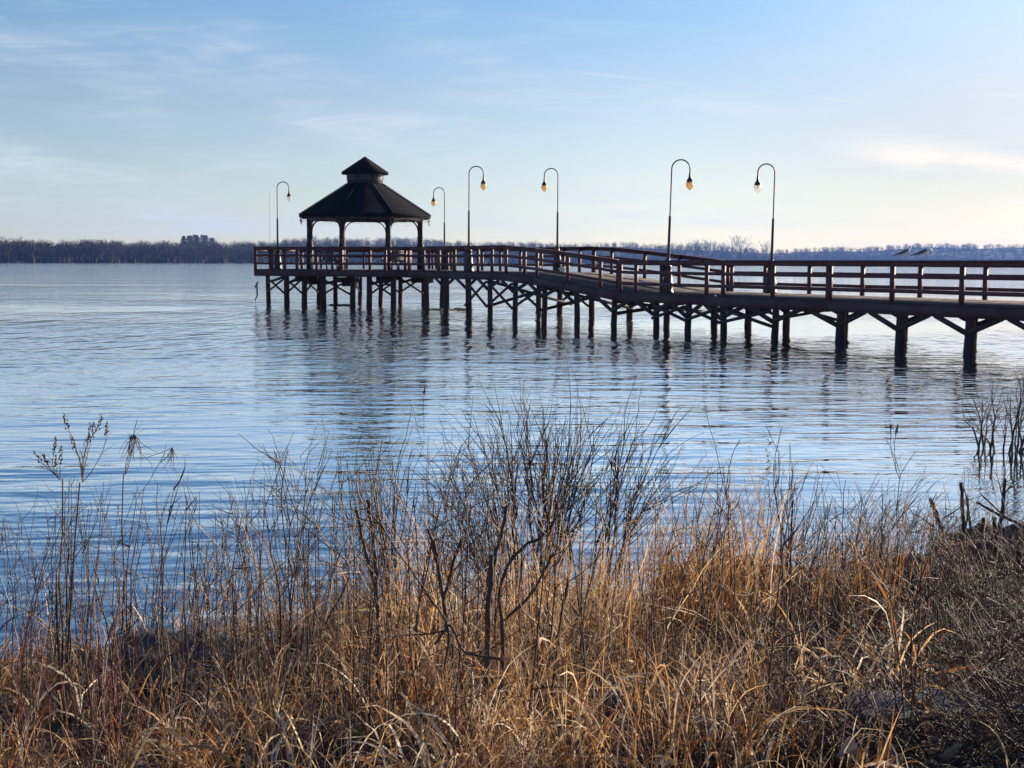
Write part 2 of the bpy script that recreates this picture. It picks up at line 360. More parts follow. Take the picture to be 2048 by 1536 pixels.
# fascia boards
def fascia(pts, h=.27, th=.06, off=0.0):
    b = MB()
    for a, c in zip(pts[:-1], pts[1:]):
        a = np.array(a,float); c = np.array(c,float); a[2] -= h/2+.042; c[2] -= h/2+.042; b.bar(a, c, th, h)
    b.build('fascia', M['fascia'], pier)
lf = [left(t,-.05) for t in (22,29,35.3,40.0,44.0,45.3,47.1,49.1,51.2,55.3,58.95)]
for a, c in zip(lf[:-1], lf[1:]): fascia([a, c], .27+random.uniform(-.012,.015))
rf = [left(t,WID+.05) for t in (22,29,35.3,40.0,44.0,45.3,47.1,49.1,51.2,58,63.4)]
for a, c in zip(rf[:-1], rf[1:]): fascia([a, c], .27)
for i in range(len(plat)-1):
    a, c = plat[i], plat[i+1]; m = ((a[0]+c[0])/2,(a[1]+c[1])/2)
    for s, e in ((a,m),(m,c)): fascia([(*s,PZ+.003),(*e,PZ+.003)], .27+random.uniform(-.01,.012))
# joists (dark mass under the deck)
b = MB()
for off in (.5,1.4,2.2,3.0,3.9):
    for a, c in ((22,44),(44,45.3),(45.3,47.1),(47.1,49.1),(49.1,51.2),(51.2,60)):
        p, q = left(a,off), left(c,off); p[2] -= .045+.11; q[2] -= .045+.11; b.bar(p,q,.07,.22)
b.build('joists', M['pile'], pier)
b = MB()
for k in range(6):
    y = 61.9+k*1.7; b.bar((-11.6+k*.1, y, PZ-.16), (-4.4, y-.4, PZ-.16), .07, .2)
b.build('platform_joists', M['pile'], pier)
# pilings
def pile(u, d, top, r=.125, lean=None, zb=-2.3):
    x = XU(u, d); lx = random.uniform(-.05,.05) if lean is None else lean
    pts = [(x+lx*s+random.uniform(-.012,.012), d, z) for s, z in zip((1.2,.6,.25,0,-.1), (zb,0,top*.4,top*.8,top))]
    rr = [r*1.12, r*1.05, r, r*.97, r*.95]
    return MB().tube(pts, rr, 10).build('piling', M['pile'], pier, smooth=True), np.array([x,d])
near_u = [2100,1942,1803,1683,1552,1447,1378,1313,1229,1154,1090,1031,980,937,893,853]
near = []
for u in near_u:
    t0 = dl(u)+.0; top = zst(t0)-.25; o_, p = pile(u, t0+.12, top, .125 if u in (1942,1803,1683,937,893) else .10); near.append((p, t0, top))
far_u = [2120,1950,1811,1692,1574,1499,1431,1334,1261,1183,1121,1078]
farp = []
for u in far_u:
    d = (LC+(WID-.45)/.876)/((u-1024)/F+LK); t0 = d-(WID-.45)*.4825; top = zst(t0)-.25
    o_, p = pile(u, d, top, .12); farp.append((p, t0, top))
platp = [(536,65.2),(573,61.9),(609,61.6),(638,66.5),(647,61.2),(670,66),(706,60.8),(720,69.5),(739,60.4),(762,66.5),(787,59.9),(801,66),(847,65.5),(885,63.5)]
pp = {}
for u, d in platp: o_, p = pile(u, d, PZ-.26, .13 if d<62.5 else .11); pp[u] = p
# braces
nbr = 0
def brace(a, c, w_=.05, h=.13):
    global nbr; nbr += 1
    MB().bar(a, c, w_, h).build('brace', M['pile'], pier)
def br2(p, q, za, zb, off=0.0, h=.12): brace((p[0]-PN[0]*off,p[1]-PN[1]*off,za),(q[0]-PN[0]*off,q[1]-PN[1]*off,zb), .05, h)
for row, sgn in ((near,1),(farp,-1)):
    for (p, t0, top), (q, t1, top1) in zip(row[:-1], row[1:]):
        m = (p+q)/2; of = .1*sgn
        br2(p, p+(m-p)*.92, top-.42, (top+top1)/2-.02, of); br2(q, q+(m-q)*.92, top1-.42, (top+top1)/2-.02, of)
for i in (4,5,6,10,11,12):   # crossed braces between near piles
    (p,_,ta),(q,_,tb) = near[i], near[i+1]
    br2(p, q, .30, tb-.12, .13, .09); br2(p, q, ta-.12, .30, .17, .09)
for i in (3,4,5,7,9):
    (p,_,ta),(q,_,tb) = farp[i], farp[i+1]
    br2(p, q, .32, tb-.1, .13, .09); br2(p, q, ta-.1, .32, .17, .09)
def px(u1,u2,za,zb,h=.1,off=0): a, c = pp[u1], pp[u2]; brace((a[0],a[1]-off,za),(c[0],c[1]-off,zb),.05,h)
for a, c in ((536,573),(573,609),(647,706),(609,638),(739,787),(706,720),(762,801),(801,847)):
    px(a,c,.55,PZ-.35,.08,.14); px(a,c,PZ-.42,.5,.08,.2)
    px(a,c,1.0,PZ-.3,.12,.1)
for i in (8,10,12):   # transverse braces of the bents
    p, t0, top = near[i]; q = p+PN*(WID-.6)
    brace((p[0],p[1],.35),(q[0],q[1],top-.1),.05,.11); brace((p[0],p[1],top-.1),(q[0],q[1],.35),.05,.11)
# cap beams
for p, t0, top in near:
    z = top+.0; a = p-PN*.12; c = p+PN*(WID-.5)
    MB().bar((a[0],a[1],z+.04),(c[0],c[1],z+.04),.26,.2).build('cap_beam', M['pile'], pier)
for u0,u1,d,z0 in ((590,634,62.2,1.22),(668,716,61.8,1.2),(752,790,61.2,1.22),(618,640,64,1.05),(684,700,63,1.0),(770,776,63,1.05),(822,866,60.5,1.22)):
    MB().bar((XU(u0,d),d,z0),(XU(u1,d),d+.1,z0),.2,.24).build('cap_beam', M['pile'], pier)
# railings
def railing(pts, side, posts=None, cap=True):
    """pts: 3-D base points of the posts along the edge; side: outward unit 2-vector list"""
    H = 1.05; n = len(pts)
    def brd(z0, h, th, o_, name, par):
        bb = MB()
        for i in range(n-1):
            a, c = pts[i].copy(), pts[i+1].copy(); j = random.uniform(-.006,.006)
            dxy = (c-a)[:2]; dxy /= np.linalg.norm(dxy); nn = np.array([-dxy[1],dxy[0]])*side
            a[:2] += nn*o_; c[:2] += nn*o_; a[2] += z0+h/2+j; c[2] += z0+h/2+random.uniform(-.006,.006)
            bb.bar(a, c, th, h)
        return bb.build(name, M['paint'], par)
    cap_o = brd(H-.035, .035, .15, 0, 'railing', pier)
    brd(H-.16, .123, .04, -.03, 'top_rail', cap_o); brd(.60, .10, .04, -.03, 'middle_rail', cap_o); brd(.235, .10, .04, -.03, 'bottom_rail', cap_o)
    for i, p in enumerate(pts):
        wd = .10 if not (posts and i in posts) else .17
        q = p.copy(); k = min(i, n-2); dxy = (pts[k+1]-pts[k])[:2]; rz = math.atan2(dxy[1],dxy[0]); nn = np.array([-math.sin(rz),math.cos(rz)])*side
        q[:2] += nn*.045
        MB().box((q[0],q[1],q[2]+(H-.04)/2-.12+.0),(wd,.10,H-.04+.2),rz).build('rail_post', M['paint'], cap_o)
lu = [2265,2080,1918,1779,1653,1541,1442,1409,1319,1268,1237]
railing([Lu(u) for u in lu], -1, posts=(4,))
lu2 = [1232,1197,1132,1070.5,1046,1009,981,953,929,906,875,845,812]
rp = [Lu(u) for u in lu2]; rp.append(np.array([plat[0][0],plat[0][1],PZ]))
railing(rp, -1, posts=(9,10))
def pl_pts(i, fr): 
    a, c = np.array(plat[i]), np.array(plat[i+1]); return [np.array([*(a+(c-a)*f),PZ]) for f in fr]
def fr_at(i, us):
    a, c = np.array(plat[i]), np.array(plat[i+1]); out = []
    for u in us:
        k = (u-1024)/F*1.004; out.append((k*a[1]-a[0])/((c-a)[0]-k*(c-a)[1]))
    return out
railing(pl_pts(0, [0]+fr_at(0,[771,740,684,634.5,595,571,546])+[1]), -1)
railing(pl_pts(1, [0,.33,.66,1]), -1)
railing(pl_pts(2, [0,.3,.6,1]), -1)
railing(pl_pts(3, [0,.15,.35,.48,.7,.85,1]), -1)
railing(pl_pts(4, [0,.18,.35,.52,.7,1]), -1)
ru = [2300,2120,1969,1839,1724,1618,1530,1463]
railing([Ru(u) for u in ru]+[left(44.0,WID)], 1)
railing([left(44.0,WID)]+[Ru(u) for u in (1358,1289,1223,1186,1159)], 1)
railing([Ru(u) for u in (1188,1127,1083,1041,1001,965,931)]+[left(63.4,WID)], 1)
# ------------------------------------------------------------------ lamps
def lamp(u, d, zb, L, arm, clear, label, tilt):
    x = XU(u, d); root = empty('street_lamp', (x, d, zb)); tag(root, label, 'lamp', 'curved-neck lamp posts along the pier')
    k = L/4.24; ra = .29*k if arm>0 else .28*k; top = L-ra
    def T(z): return tilt*z
    base = [(.0,0),(.21,0),(.21,.05),(.185,.07),(.185,.28),(.20,.30),(.20,.33),(.17,.36),(.155,.55),(.13,.72),(.115,.80),(.135,.82),(.135,.86),(.10,.89),(.075,1.0),(.085,1.03),(.085,1.07),(.05,1.1)]
    o = MB().lathe(base, 16).build('base', M['iron'], root, smooth=True)
    zmid = .58*L
    MB().tube([(T(1.08),0,1.08),(T(zmid),0,zmid)], [.048,.04], 10).build('pole', M['iron'], root, smooth=True)
    pts = [(T(zmid-.01),0,zmid-.01),(T(top),0,top)]
    cx = T(top)+arm*ra
    for i in range(1,15):
        a = math.pi*i/14; pts.append((cx-arm*ra*math.cos(a),0,top+ra*math.sin(a)))
    hx = cx+arm*ra; hz = top-.12*k; pts.append((hx,0,hz))
    MB().tube(pts, .021, 8).build('curved_arm', M['iron'], root, smooth=True)
    cap = [(.0,0),(.028,0),(.03,-.05),(.034,-.06),(.04,-.12),(.062,-.18),(.085,-.21),(.098,-.22),(.098,-.24),(.085,-.25),(.11,-.265),(.11,-.285),(.09,-.29),(0,-.285)]
    MB().lathe(cap, 14, (hx,0,hz)).build('lamp_cap', M['iron'], root, smooth=True)
    gl = [(.085,-.288),(.115,-.33),(.125,-.37),(.115,-.42),(.085,-.475),(.045,-.52),(.015,-.545),(0,-.555)]
    MB().lathe(gl, 16, (hx,0,hz)).build('globe', M['globe_c' if clear else 'globe_y'], root, smooth=True)
    MB().tube([(hx,0,hz-.29),(hx,0,hz-.38),(hx,0,hz-.42)], [.02,.03,.012], 6).build('bulb', M['litter'], root)
lamp(1541, 43.5, 1.10, 4.18, -1, True, 'lamp post with the clear glass globe, nearest on the far side of the pier', .012)
lamp(1334, 42.2, 1.10, 4.20, 1, False, 'tall lamp post leaning slightly at the low end of the ramp, yellow globe facing right', .022)
lamp(1114, 55.0, 1.66, 4.24, -1, False, 'lamp post at the top of the ramp with its yellow globe hanging to the left', 0)
lamp(937.5, 54.0, 1.66, 4.24, 1, False, 'lamp post on the near rail right of the gazebo, yellow globe hanging to the right', 0)
lamp(889, 66.3, 1.66, 4.06, -1, False, 'small distant lamp post just right of the gazebo roof, globe hanging left', -.002)
lamp(556, 64.6, 1.66, 4.20, 1, True, 'lamp post left of the gazebo at the far end of the pier', 0)
# ------------------------------------------------------------------ gazebo
GX, GY = XU(731,65.2), 65.2; ga = math.atan2(GX,GY)   # turned so one side faces the shore viewer
gz_ = empty('gazebo', (GX,GY,PZ), -ga); tag(gz_, 'dark octagonal gazebo with a two tier shingled roof at the end of the pier', 'gazebo')
def octa(r, z, n=8): return [(r*math.cos(R_(22.5+45*i)), r*math.sin(R_(22.5+45*i)), z) for i in range(n)]
def frustum(r0,z0,r1,z1,th,name,m,par):
    b = MB(); a = np.array(octa(r0,z0)+octa(r1,z1)+octa(r0,z0-th)+octa(max(r1-.02,.0),z1-th))
    f = []
    for i in range(8):
        j = (i+1)%8; f += [[i,j,8+j,8+i],[16+j,16+i,24+i,24+j],[i,16+i,16+j,j]]
    return b.add(a, f).build(name, m, par)
EZ = 4.26-PZ
roof = frustum(3.40,EZ,.93,5.80-PZ,.10,'roof',M['shingle'],gz_)
# shingle courses: thin raised steps
b = MB()
for k in range(1,16):
    t = k/16; r = lerp(3.40,.93,t)+.015; z = lerp(EZ,5.80-PZ,t)
    rr = octa(r+.02,z-.012)+octa(r-.12,z+.065); f = [[i,(i+1)%8,8+(i+1)%8,8+i] for i in range(8)]; b.add(rr,f)
b.build('shingle_courses', M['shingle'], roof)
cup = MB().prism([p[:2] for p in octa(.93,0)], 5.72-PZ, 6.42-PZ).build('cupola', M['timber'], gz_)
frustum(1.22,6.36-PZ,.02,7.14-PZ,.08,'cupola_roof',M['shingle'],gz_)
for i in range(8):
    a, c = np.array(octa(.935,0)[i]), np.array(octa(.935,0)[(i+1)%8]); m = (a+c)/2; nn = m[:2]/np.linalg.norm(m[:2]); b = MB()
    for z in (6.02,6.09,6.16,6.23):
        p = lerp(a,c,.1); q = lerp(a,c,.9); p[2] = q[2] = z-PZ; p[:2] += nn*.012; q[:2] += nn*.012; b.bar(p,q,.03,.028)
    b.build('louver', M['louver'], cup)
b = MB(); oc = octa(2.91,EZ-.12)
for i in range(8): b.bar(oc[i], oc[(i+1)%8], .12, .2)
b.build('eave_beam', M['timber'], gz_)
b = MB(); oc = octa(3.36,EZ-.07)
for i in range(8): b.bar(oc[i], oc[(i+1)%8], .03, .11)
b.build('eave_trim', M['timber'], gz_)
for i in range(8):
    x,y,_ = octa(2.91,0)[i]; a = R_(22.5+45*i)
    b = MB(); b.box((x,y,1.25),(.14,.14,2.5),a); b.box((x,y,.62),(.19,.19,1.24),a); b.box((x,y,1.56),(.18,.18,.05),a)
    post = b.build('post', M['timber'], gz_)
    for j in (i-1,i+1):
        q = np.array(octa(2.91,0)[j%8]); d = q[:2]-np.array([x,y]); d /= np.linalg.norm(d)
        pts = []
        for k in range(9):
            t = math.pi/2*k/8; h = .52*(1-math.cos(t)); v = .62*math.sin(t); pts.append((x+d[0]*(h+.06), y+d[1]*(h+.06), 1.78+v))
        b = MB()
        for p, q2 in zip(pts[:-1],pts[1:]): b.bar(p, q2, .05, .07, up=(-d[1],d[0],0.001))
        b.build('bracket', M['timber'], post)
b = MB(); lo, hi = octa(3.41,EZ+.02), octa(.95,5.82-PZ)
for i in range(8): b.bar(lo[i], hi[i], .10, .02)
b.build('ridge_caps', M['shingle'], roof)
# string lights along the eaves
b = MB(); oc = octa(3.36,EZ-.13)
gl = random.Random(5)
for i in range(8):
    a, c = np.array(oc[i]), np.array(oc[(i+1)%8]); K = 26; pts = []
    for k in range(K+1):
        t = k/K; p = lerp(a,c,t); p[2] -= .03+.05*abs(math.sin(t*math.pi*4)); pts.append(p)
    b.tube(pts, .006, 4)
    for k in range(1,K,1):
        if gl.random()<.75:
            L = gl.choice([.04,.06,.12,.2]); p = pts[k]; b.tube([p, p-[0,0,L]], .004, 3); b.tube([p-[0,0,L], p-[0,0,L+.035]], [.014,.008], 5)
sl = b.build('string_lights', M['mast']); sl.location = (GX,GY,PZ); sl.rotation_euler = (0,0,-ga)
tag(sl, 'icicle string lights hanging along the gazebo eaves', 'string lights')
# benches
def bench(u, d, ang, label):
    x = XU(u,d); r = empty('park_bench', (x,d,PZ), ang); tag(r, label, 'bench', 'benches on the gazebo platform')
    # local +X is facing, length along Y
    b = MB()
    for k in range(5): b.box((.08+k*.095,0,.44),(.08,1.5,.035))
    b.build('seat', M['bench'], r)
    b = MB()
    for k in range(5): b.box((-.02-.035*k,0,.52+k*.09),(.03,1.5,.075))
    b.build('backrest', M['bench'], r)
    for y in (-.6,0,.6):
        b = MB(); b.bar((.1,y,0),(.1,y,.42),.05,.06,up=(1,0,0)); b.bar((.42,y,0),(.42,y,.42),.05,.06,up=(1,0,0)); b.bar((.02,y,.42),(-.17,y,.95),.05,.04,up=(1,0,0)); b.bar((.05,y,.4),(.5,y,.4),.05,.04)
        b.build('leg', M['iron'], r)
    for y in (-.72,.72):
        b = MB(); b.bar((-.05,y,.62),(.5,y,.62),.05,.04); b.bar((.47,y,.62),(.47,y,.42),.04,.04,up=(1,0,0)); b.build('armrest', M['iron'], r)
bench(660, 63.3, R_(32), 'left bench of the two under the gazebo, facing right')
bench(798, 63.0, R_(150), 'right bench of the two under the gazebo, facing left')
# hanging rope with float at the left end
x = XU(515.5,62.4); b = MB()
b.tube([(x,62.4,1.42),(x+.01,62.4,1.2),(x,62.4,1.05)], .008, 5)
b.tube([(x,62.4,1.07),(x-.05,62.4,.98),(x-.02,62.4,.92)], [.03,.07,.04], 8)
b.tube([(x-.05,62.4,.95),(x-.09,62.4,.86),(x-.06,62.4,.78)], [.03,.09,.04], 8)
b.tube([(x-.04,62.4,.8),(x-.05,62.4,.6),(x-.02,62.4,.45),(x-.10,62.4,.3),(x-.14,62.4,.12)], [.03,.05,.04,.035,.01], 7)
tag(b.build('hanging_rope', M['rope'], smooth=True), 'pale tangled rope and float hanging under the left end of the pier', 'rope')
# small white bags on the deck
def blob(name, c, r, m, seed, label, cat, group=None, kind=None, flat=1.0, sub=4, amp=.22, fr=2.2, par=None):
    import bmesh
    from mathutils import noise
    bm = bmesh.new(); bmesh.ops.create_icosphere(bm, subdivisions=sub, radius=1)
    for v in bm.verts:
        p = v.co.copy(); n = noise.fractal(p*fr+Vector((seed*3.1,seed,0)), .8, 2.1, 4); q = noise.voronoi(p*1.3+Vector((seed,0,seed)))[0][0]
        k = 1+amp*n*1.3-amp*.7*(q-.3)
        v.co = Vector((p.x*r[0]*k, p.y*r[1]*k, p.z*r[2]*k*flat))
    me = bpy.data.meshes.new(name); bm.to_mesh(me); bm.free(); me.materials.append(m)
    for p in me.polygons: p.use_smooth = True
    o = bpy.data.objects.new(name, me); COL.objects.link(o); o.location = c
    return tag(o, label, cat, group, kind)
bz = [(1290,47.2,2,(.26,.12,.08),'flat white crumpled bag lying low on the ramp deck'),(1078,56.6,3,(.13,.1,.14),'white crumpled bag beside the rail at the top of the ramp'),(1123,54.9,4,(.16,.12,.13),'white crumpled bag at the foot of the lamp post on the ramp top')]
for u,d,s,r,lab in bz:
    x = XU(u,d); off = ((x-LC+LK*d)*.876); t = d-off*.4825
    blob('plastic_bag', (x,d,zst(t)+r[2]*.8), r, M['bag'], s, lab, 'bag', sub=3, amp=.4, fr=2.5)
# ------------------------------------------------------------------ gulls
def gull(u, preen, label):
    p = Lu(u); zc = p[2]+1.052; x,y = XU(u,p[1]), p[1]
    root = empty('seagull', (x,y,zc), R_(-12)); root.scale = (1.12,1.12,1.12); tag(root, label, 'gull', 'gulls on the pier railing')
    # body loft, facing +X ; entries: x, z, half width, half height
    if preen: prof = [(-.20,.115,.006,.004),(-.15,.125,.028,.012),(-.10,.145,.042,.028),(-.04,.17,.062,.048),(.02,.195,.07,.058),(.07,.22,.062,.054),(.10,.235,.048,.042),(.125,.235,.038,.036),(.15,.215,.034,.034),(.165,.19,.028,.026),(.168,.172,.014,.014)]
    else: prof = [(-.20,.115,.006,.004),(-.15,.125,.028,.012),(-.10,.14,.042,.026),(-.04,.165,.062,.046),(.02,.19,.07,.058),(.06,.215,.06,.056),(.085,.245,.044,.04),(.095,.275,.036,.032),(.105,.295,.032,.026),(.12,.300,.026,.022),(.138,.296,.012,.012)]
    n = 14; V = []; Fc = []
    pc = np.array(prof)
    tan = np.gradient(pc[:,[0,1]],axis=0); tan /= np.linalg.norm(tan,axis=1,keepdims=True)
    for i,(a,z,wy,hz) in enumerate(prof):
        for j in range(n):
            th = 2*math.pi*j/n; nx, nz = -tan[i,1], tan[i,0]
            V.append((a+nx*hz*math.sin(th), wy*math.cos(th), z+nz*hz*math.sin(th)))
    K = len(prof)
    Fc = [[i*n+j,(i+1)*n+j,(i+1)*n+(j+1)%n,i*n+(j+1)%n] for i in range(K-1) for j in range(n)]
    b = MB().add(V,Fc); b.poly = [[j for j in range(n)], [(K-1)*n+n-1-j for j in range(n)]]
    b.build('body', M['gull_w'], root, smooth=True)
    for s in (-1,1):
        wv = [(.07,.235,.022),(.05,.19,.03),(-.02,.155,.036),(-.10,.135,.030),(-.17,.125,.012),(-.245,.108,.003),(-.20,.135,.012),(-.10,.18,.03),(0,.235,.036),(.05,.25,.03)]
        wc = (-.03,.185)
        vv = [(a, s*(.034+ (0.03 if abs(a)<.08 else .012)), z) for a,z,q in wv]+[(wc[0], s*.082, wc[1])]+[(a, s*.01, z) for a,z,q in wv]
        m_ = len(wv); ff = [[i,(i+1)%m_,m_] if s<0 else [(i+1)%m_,i,m_] for i in range(m_)]
        b = MB().addtri(vv, ff); b.add(np.array(vv)[:], [[i,(i+1)%m_,m_+1+(i+1)%m_,m_+1+i] for i in range(m_)])
        wg = b.build('wing', M['gull_g'], root)
        MB().bar((-.26,s*.02,.104),(-.15,s*.035,.135),.012,.018).build('wing_tip', M['gull_k'], wg)
    hx,hz = (.168,.172) if preen else (.138,.296)
    dirx,dirz = ((-.035,-.035) if preen else (.05,-.012))
    MB().tube([(hx-dirx*.2,0,hz-dirz*.2),(hx+dirx*.6,0,hz+dirz*.6),(hx+dirx,0,hz+dirz)], [.009,.007,.002], 6).build('beak', M['beak'], root)
    for s in (-1,1):
        MB().tube([(.02,s*.022,.14),(.025,s*.022,.07),(.02,s*.022,.004)], [.008,.004,.005], 6).build('leg', M['beak'], root)
        ex = (.155,.20) if preen else (.115,.303)
        MB().box((ex[0],s*.026,ex[1]),(.008,.006,.008)).build('eye', M['gull_k'], root)
gull(1806, False, 'left gull on the pier rail, standing upright with its head raised')
gull(1843, True, 'right gull on the pier rail, head tucked down preening its breast')
# low weed mat under the pier
b = MB(); gr2 = np.random.default_rng(4)
for k in range(160):
    u = gr2.uniform(850,940) if k<110 else gr2.uniform(662,702); d = 57.2+gr2.normal()*.35 if k<110 else 62+gr2.normal()*.25
    x = XU(u,d); r = gr2.uniform(.06,.22); z = gr2.uniform(.0,.05)
    a = np.arange(6)*math.pi/3; v = np.c_[x+r*1.6*np.cos(a), d+r*np.sin(a), np.full(6,-.02)]
    v = np.vstack([v,[x,d,z+.03]]); b.addtri(v, [[i,(i+1)%6,6] for i in range(6)])
tag(b.build('floating_weed', M['weed']), 'dark low mats of weed and debris on the water under the pier', 'water weed', kind='stuff')
# ------------------------------------------------------------------ far shore
UU = [-500,-200,0,200,420,560,800,1000,1200,1500,1700,2048,2400,2800]
DD = [800,850,900,980,1120,1250,1600,1950,2250,2600,2900,3200,3400,3600]
TOPV = [474,473,475,477,474,474,474,477,484,493,492,486,484,484]      # top of solid wood seen
def sh_d(u): return float(np.interp(u, UU, DD))
def sh_top(u): return float(np.interp(u, UU, TOPV))
# hill strip
us = np.linspace(-500,2800,160); V = []; rows = [(0,-.5),(6,.9),(60,.10),(160,.5),(320,.92),(600,1.0),(1500,.9)]
TREE_H = 15.0
for u in us:
    d = sh_d(u); z_top = max((hor(u)-sh_top(u))*d/F+EYE-TREE_H*.85, 3)
    z_top *= 1+.10*math.sin(u*.011)+.06*math.sin(u*.031+1)
    for dd, k in rows:
        z = k if dd<=6 else (.9+k*z_top*(d+dd)/d)
        x = (u-1024)/F*(d+dd); V.append((x, d+dd, z))
nr = len(rows); nu = len(us)
fc = [[i*nr+j,(i+1)*nr+j,(i+1)*nr+j+1,i*nr+j+1] for i in range(nu-1) for j in range(nr-1)]
tag(MB().add(V,fc).build('hills', M['hill'], smooth=True), kind='structure')
def hill_z(u, dd):
    d = sh_d(u); z_top = max((hor(u)-sh_top(u))*d/F+EYE-TREE_H*.85, 3); z_top *= 1+.10*math.sin(u*.011)+.06*math.sin(u*.031+1)
    return .9+float(np.interp(dd,[6,60,160,320,600],[0,.10,.5,.92,1.0]))*z_top*(d+dd)/d
def wood_tree(seed, n=84):
    g = np.random.default_rng(seed); V = []; Fs = []
    def sl(p, q, w_):
        dv = q-p; sd = np.cross(dv, g.normal(size=3)); sd /= np.linalg.norm(sd)+1e-9; i = len(V); V.extend([p-sd*w_, p+sd*w_, q]); Fs.append([i,i+1,i+2])
    for k in range(3): sl(np.array([g.normal()*.02,g.normal()*.02,0]), np.array([g.normal()*.05,g.normal()*.05,g.uniform(.7,.95)]), .014)
    for k in range(10): a = g.uniform(0,6.28); r = g.uniform(.1,.26); z = g.uniform(.2,.5); sl(np.array([0,0,z]), np.array([math.cos(a)*r,math.sin(a)*r,z+r*g.uniform(.8,1.6)]), .007)
    for k in range(n):
        u = g.uniform(0,1)**.5; a = g.uniform(0,6.28); zc = g.uniform(-1,1); r = math.sqrt(1-zc*zc)*.27*u; p = np.array([math.cos(a)*r,math.sin(a)*r,.6+zc*.34*u])
        dv = np.array([math.cos(a)*.5,math.sin(a)*.5,1.0])+g.normal(size=3)*.45; dv /= np.linalg.norm(dv); sl(p, p+dv*g.uniform(.08,.16), .009)
    for k in range(14): p = np.array([g.normal()*.2,g.normal()*.2,0]); sl(p, p+np.array([g.normal()*.06,g.normal()*.06,g.uniform(.2,.45)]), .03)
    return np.array(V), np.array(Fs)
temps = [wood_tree(100+k) for k in range(8)]
b = MB(); g = np.random.default_rng(21)
for k in range(7400):
    u = g.uniform(-260,2300) if k<4200 else g.uniform(1000,2300) if k<6200 else g.uniform(520,1080); dd = 3+430*g.uniform(0,1)**2.2
    d = sh_d(u)+dd; z = hill_z(u,dd); x = (u-1024)/F*d
    h = g.uniform(9,16)*(1+.04*math.sin(u*.043)+.04*math.sin(u*.13+2)+.05*math.sin(u*.31))*(1.12 if dd<60 else 1.0)*(1.15 if d>2600 else 1.0)
    if 1000<u<1650: h *= .9
    tv,tf = temps[g.integers(8)]; a = g.uniform(0,6.28); Rz = np.array([[math.cos(a),-math.sin(a),0],[math.sin(a),math.cos(a),0],[0,0,1]])
    sc = np.array([h*1.2,h*1.2,h]); br = g.uniform(.6,1.4); cl = np.array([.030,.019,.016])*br*(1.35 if dd>150 else .85)*(2.6 if d>2300 else 1.5 if d>1500 else .7)  # remoter trees tinted lighter: distance haze put into the tree colour
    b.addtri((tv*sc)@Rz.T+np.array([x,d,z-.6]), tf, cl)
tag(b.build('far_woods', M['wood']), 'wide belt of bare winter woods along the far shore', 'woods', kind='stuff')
# individual skyline trees beyond the pier ramp
def crown_tree(seed, w_=.5, tr=.15, nl=11, ns=6, ntw=260, tk=.012):
    """short trunk, limbs fanning out to a rounded crown outline, twigs at the ends"""
    g = np.random.default_rng(seed); seg = []; rad = []; tv = []; tf = []; ends = []
    def lim(a, c, r0, r1, sag):
        m = (a+c)/2+np.array([(c-a)[0]*.12,(c-a)[1]*.12,-sag]); seg.append([a,m,c]); rad.append([r0,(r0+r1)*.5,r1])
    base = np.array([0,0,tr]); lim(np.zeros(3), base, tk*1.5, tk*1.2, 0)
    for k in range(nl):
        az = 2.4*k+g.normal()*.3; el = g.uniform(.12,1.5) if k else 1.5
        tip = np.array([math.cos(az)*math.cos(el)*w_, math.sin(az)*math.cos(el)*w_, tr+(.97-tr)*math.sin(el)**.8*g.uniform(.86,1.0)])
        st = np.array([0,0,tr*g.uniform(.8,1.6)]); lim(st, lerp(st,tip,.85), tk*.7, tk*.22, .03)
        for q in range(ns):
            p = lerp(st,tip,g.uniform(.3,.85)); e = tip+g.normal(size=3)*np.array([.13,.13,.08])*(w_/.4); e[2] = min(max(e[2],.12),1.0)
            lim(p, e, tk*.28, tk*.10, .01); ends.append((p,e))
    for k in range(ntw):
        p,e = ends[g.integers(len(ends))]; q = lerp(p,e,g.uniform(.35,1.0)); dv = (e-p)/np.linalg.norm(e-p)+g.normal(size=3)*.5; dv[2] += .25; dv /= np.linalg.norm(dv)
        L_ = g.uniform(.05,.11); sd = np.cross(dv,g.normal(size=3)); sd /= np.linalg.norm(sd); i = len(tv); tv += [q-sd*.0030,q+sd*.0030,q+dv*L_]; tf.append([i,i+1,i+2])
    v,f = tubes(np.array(seg), np.array(rad), 3); return v, f, np.array(tv), np.array(tf)
sky_t = []
for k in range(5):
    v,f,tv,tf = crown_tree(300+k, .26+.05*(k%3), .3, 9, 5, 200)
    tr_ = empty('bare_tree',(0,0,0))
    MB().add(v,f).build('trunk', M['fartree'], tr_); MB().addtri(tv,tf).build('crown', M['fartree'], tr_)
    sky_t.append(tr_)
lab = 'bare tree of the thin row standing along the skyline behind the ramp'
used = [False]*5
def put_tree(k, x, y, z, h, sx, label, group):
    src = sky_t[k]
    if not used[k]: used[k] = True; o = src; kids = list(o.children)
    else:
        o = src.copy(); COL.objects.link(o)
        for c in src.children: cc = c.copy(); COL.objects.link(cc); cc.parent = o
    o.location = (x,y,z); o.scale = (h*sx,h*sx,h); o.rotation_euler = (0,0,random.uniform(0,6.28)); tag(o, label, 'tree', group)
g = np.random.default_rng(9)
for i in range(62):
    u = 1010+i*8.1+g.normal()*3
    if 1452<u<1500: continue
    tv_ = np.interp(u,[1000,1100,1130,1230,1300,1400,1450,1520],[482,478,483,485,484,474,484,496])+g.uniform(0,8)
    dd = g.uniform(20,110); d = sh_d(u)+dd; z = hill_z(u,dd); zt = EYE+(hor(u)-tv_)*d/F
    put_tree(i%5, (u-1024)/F*d, d, z-1, max(zt-z+1, 9), g.uniform(.8,1.2), lab, 'bare trees on the skyline behind the ramp')
used_tree = crown_tree(55, .62, .14, 16, 8, 700, .016)
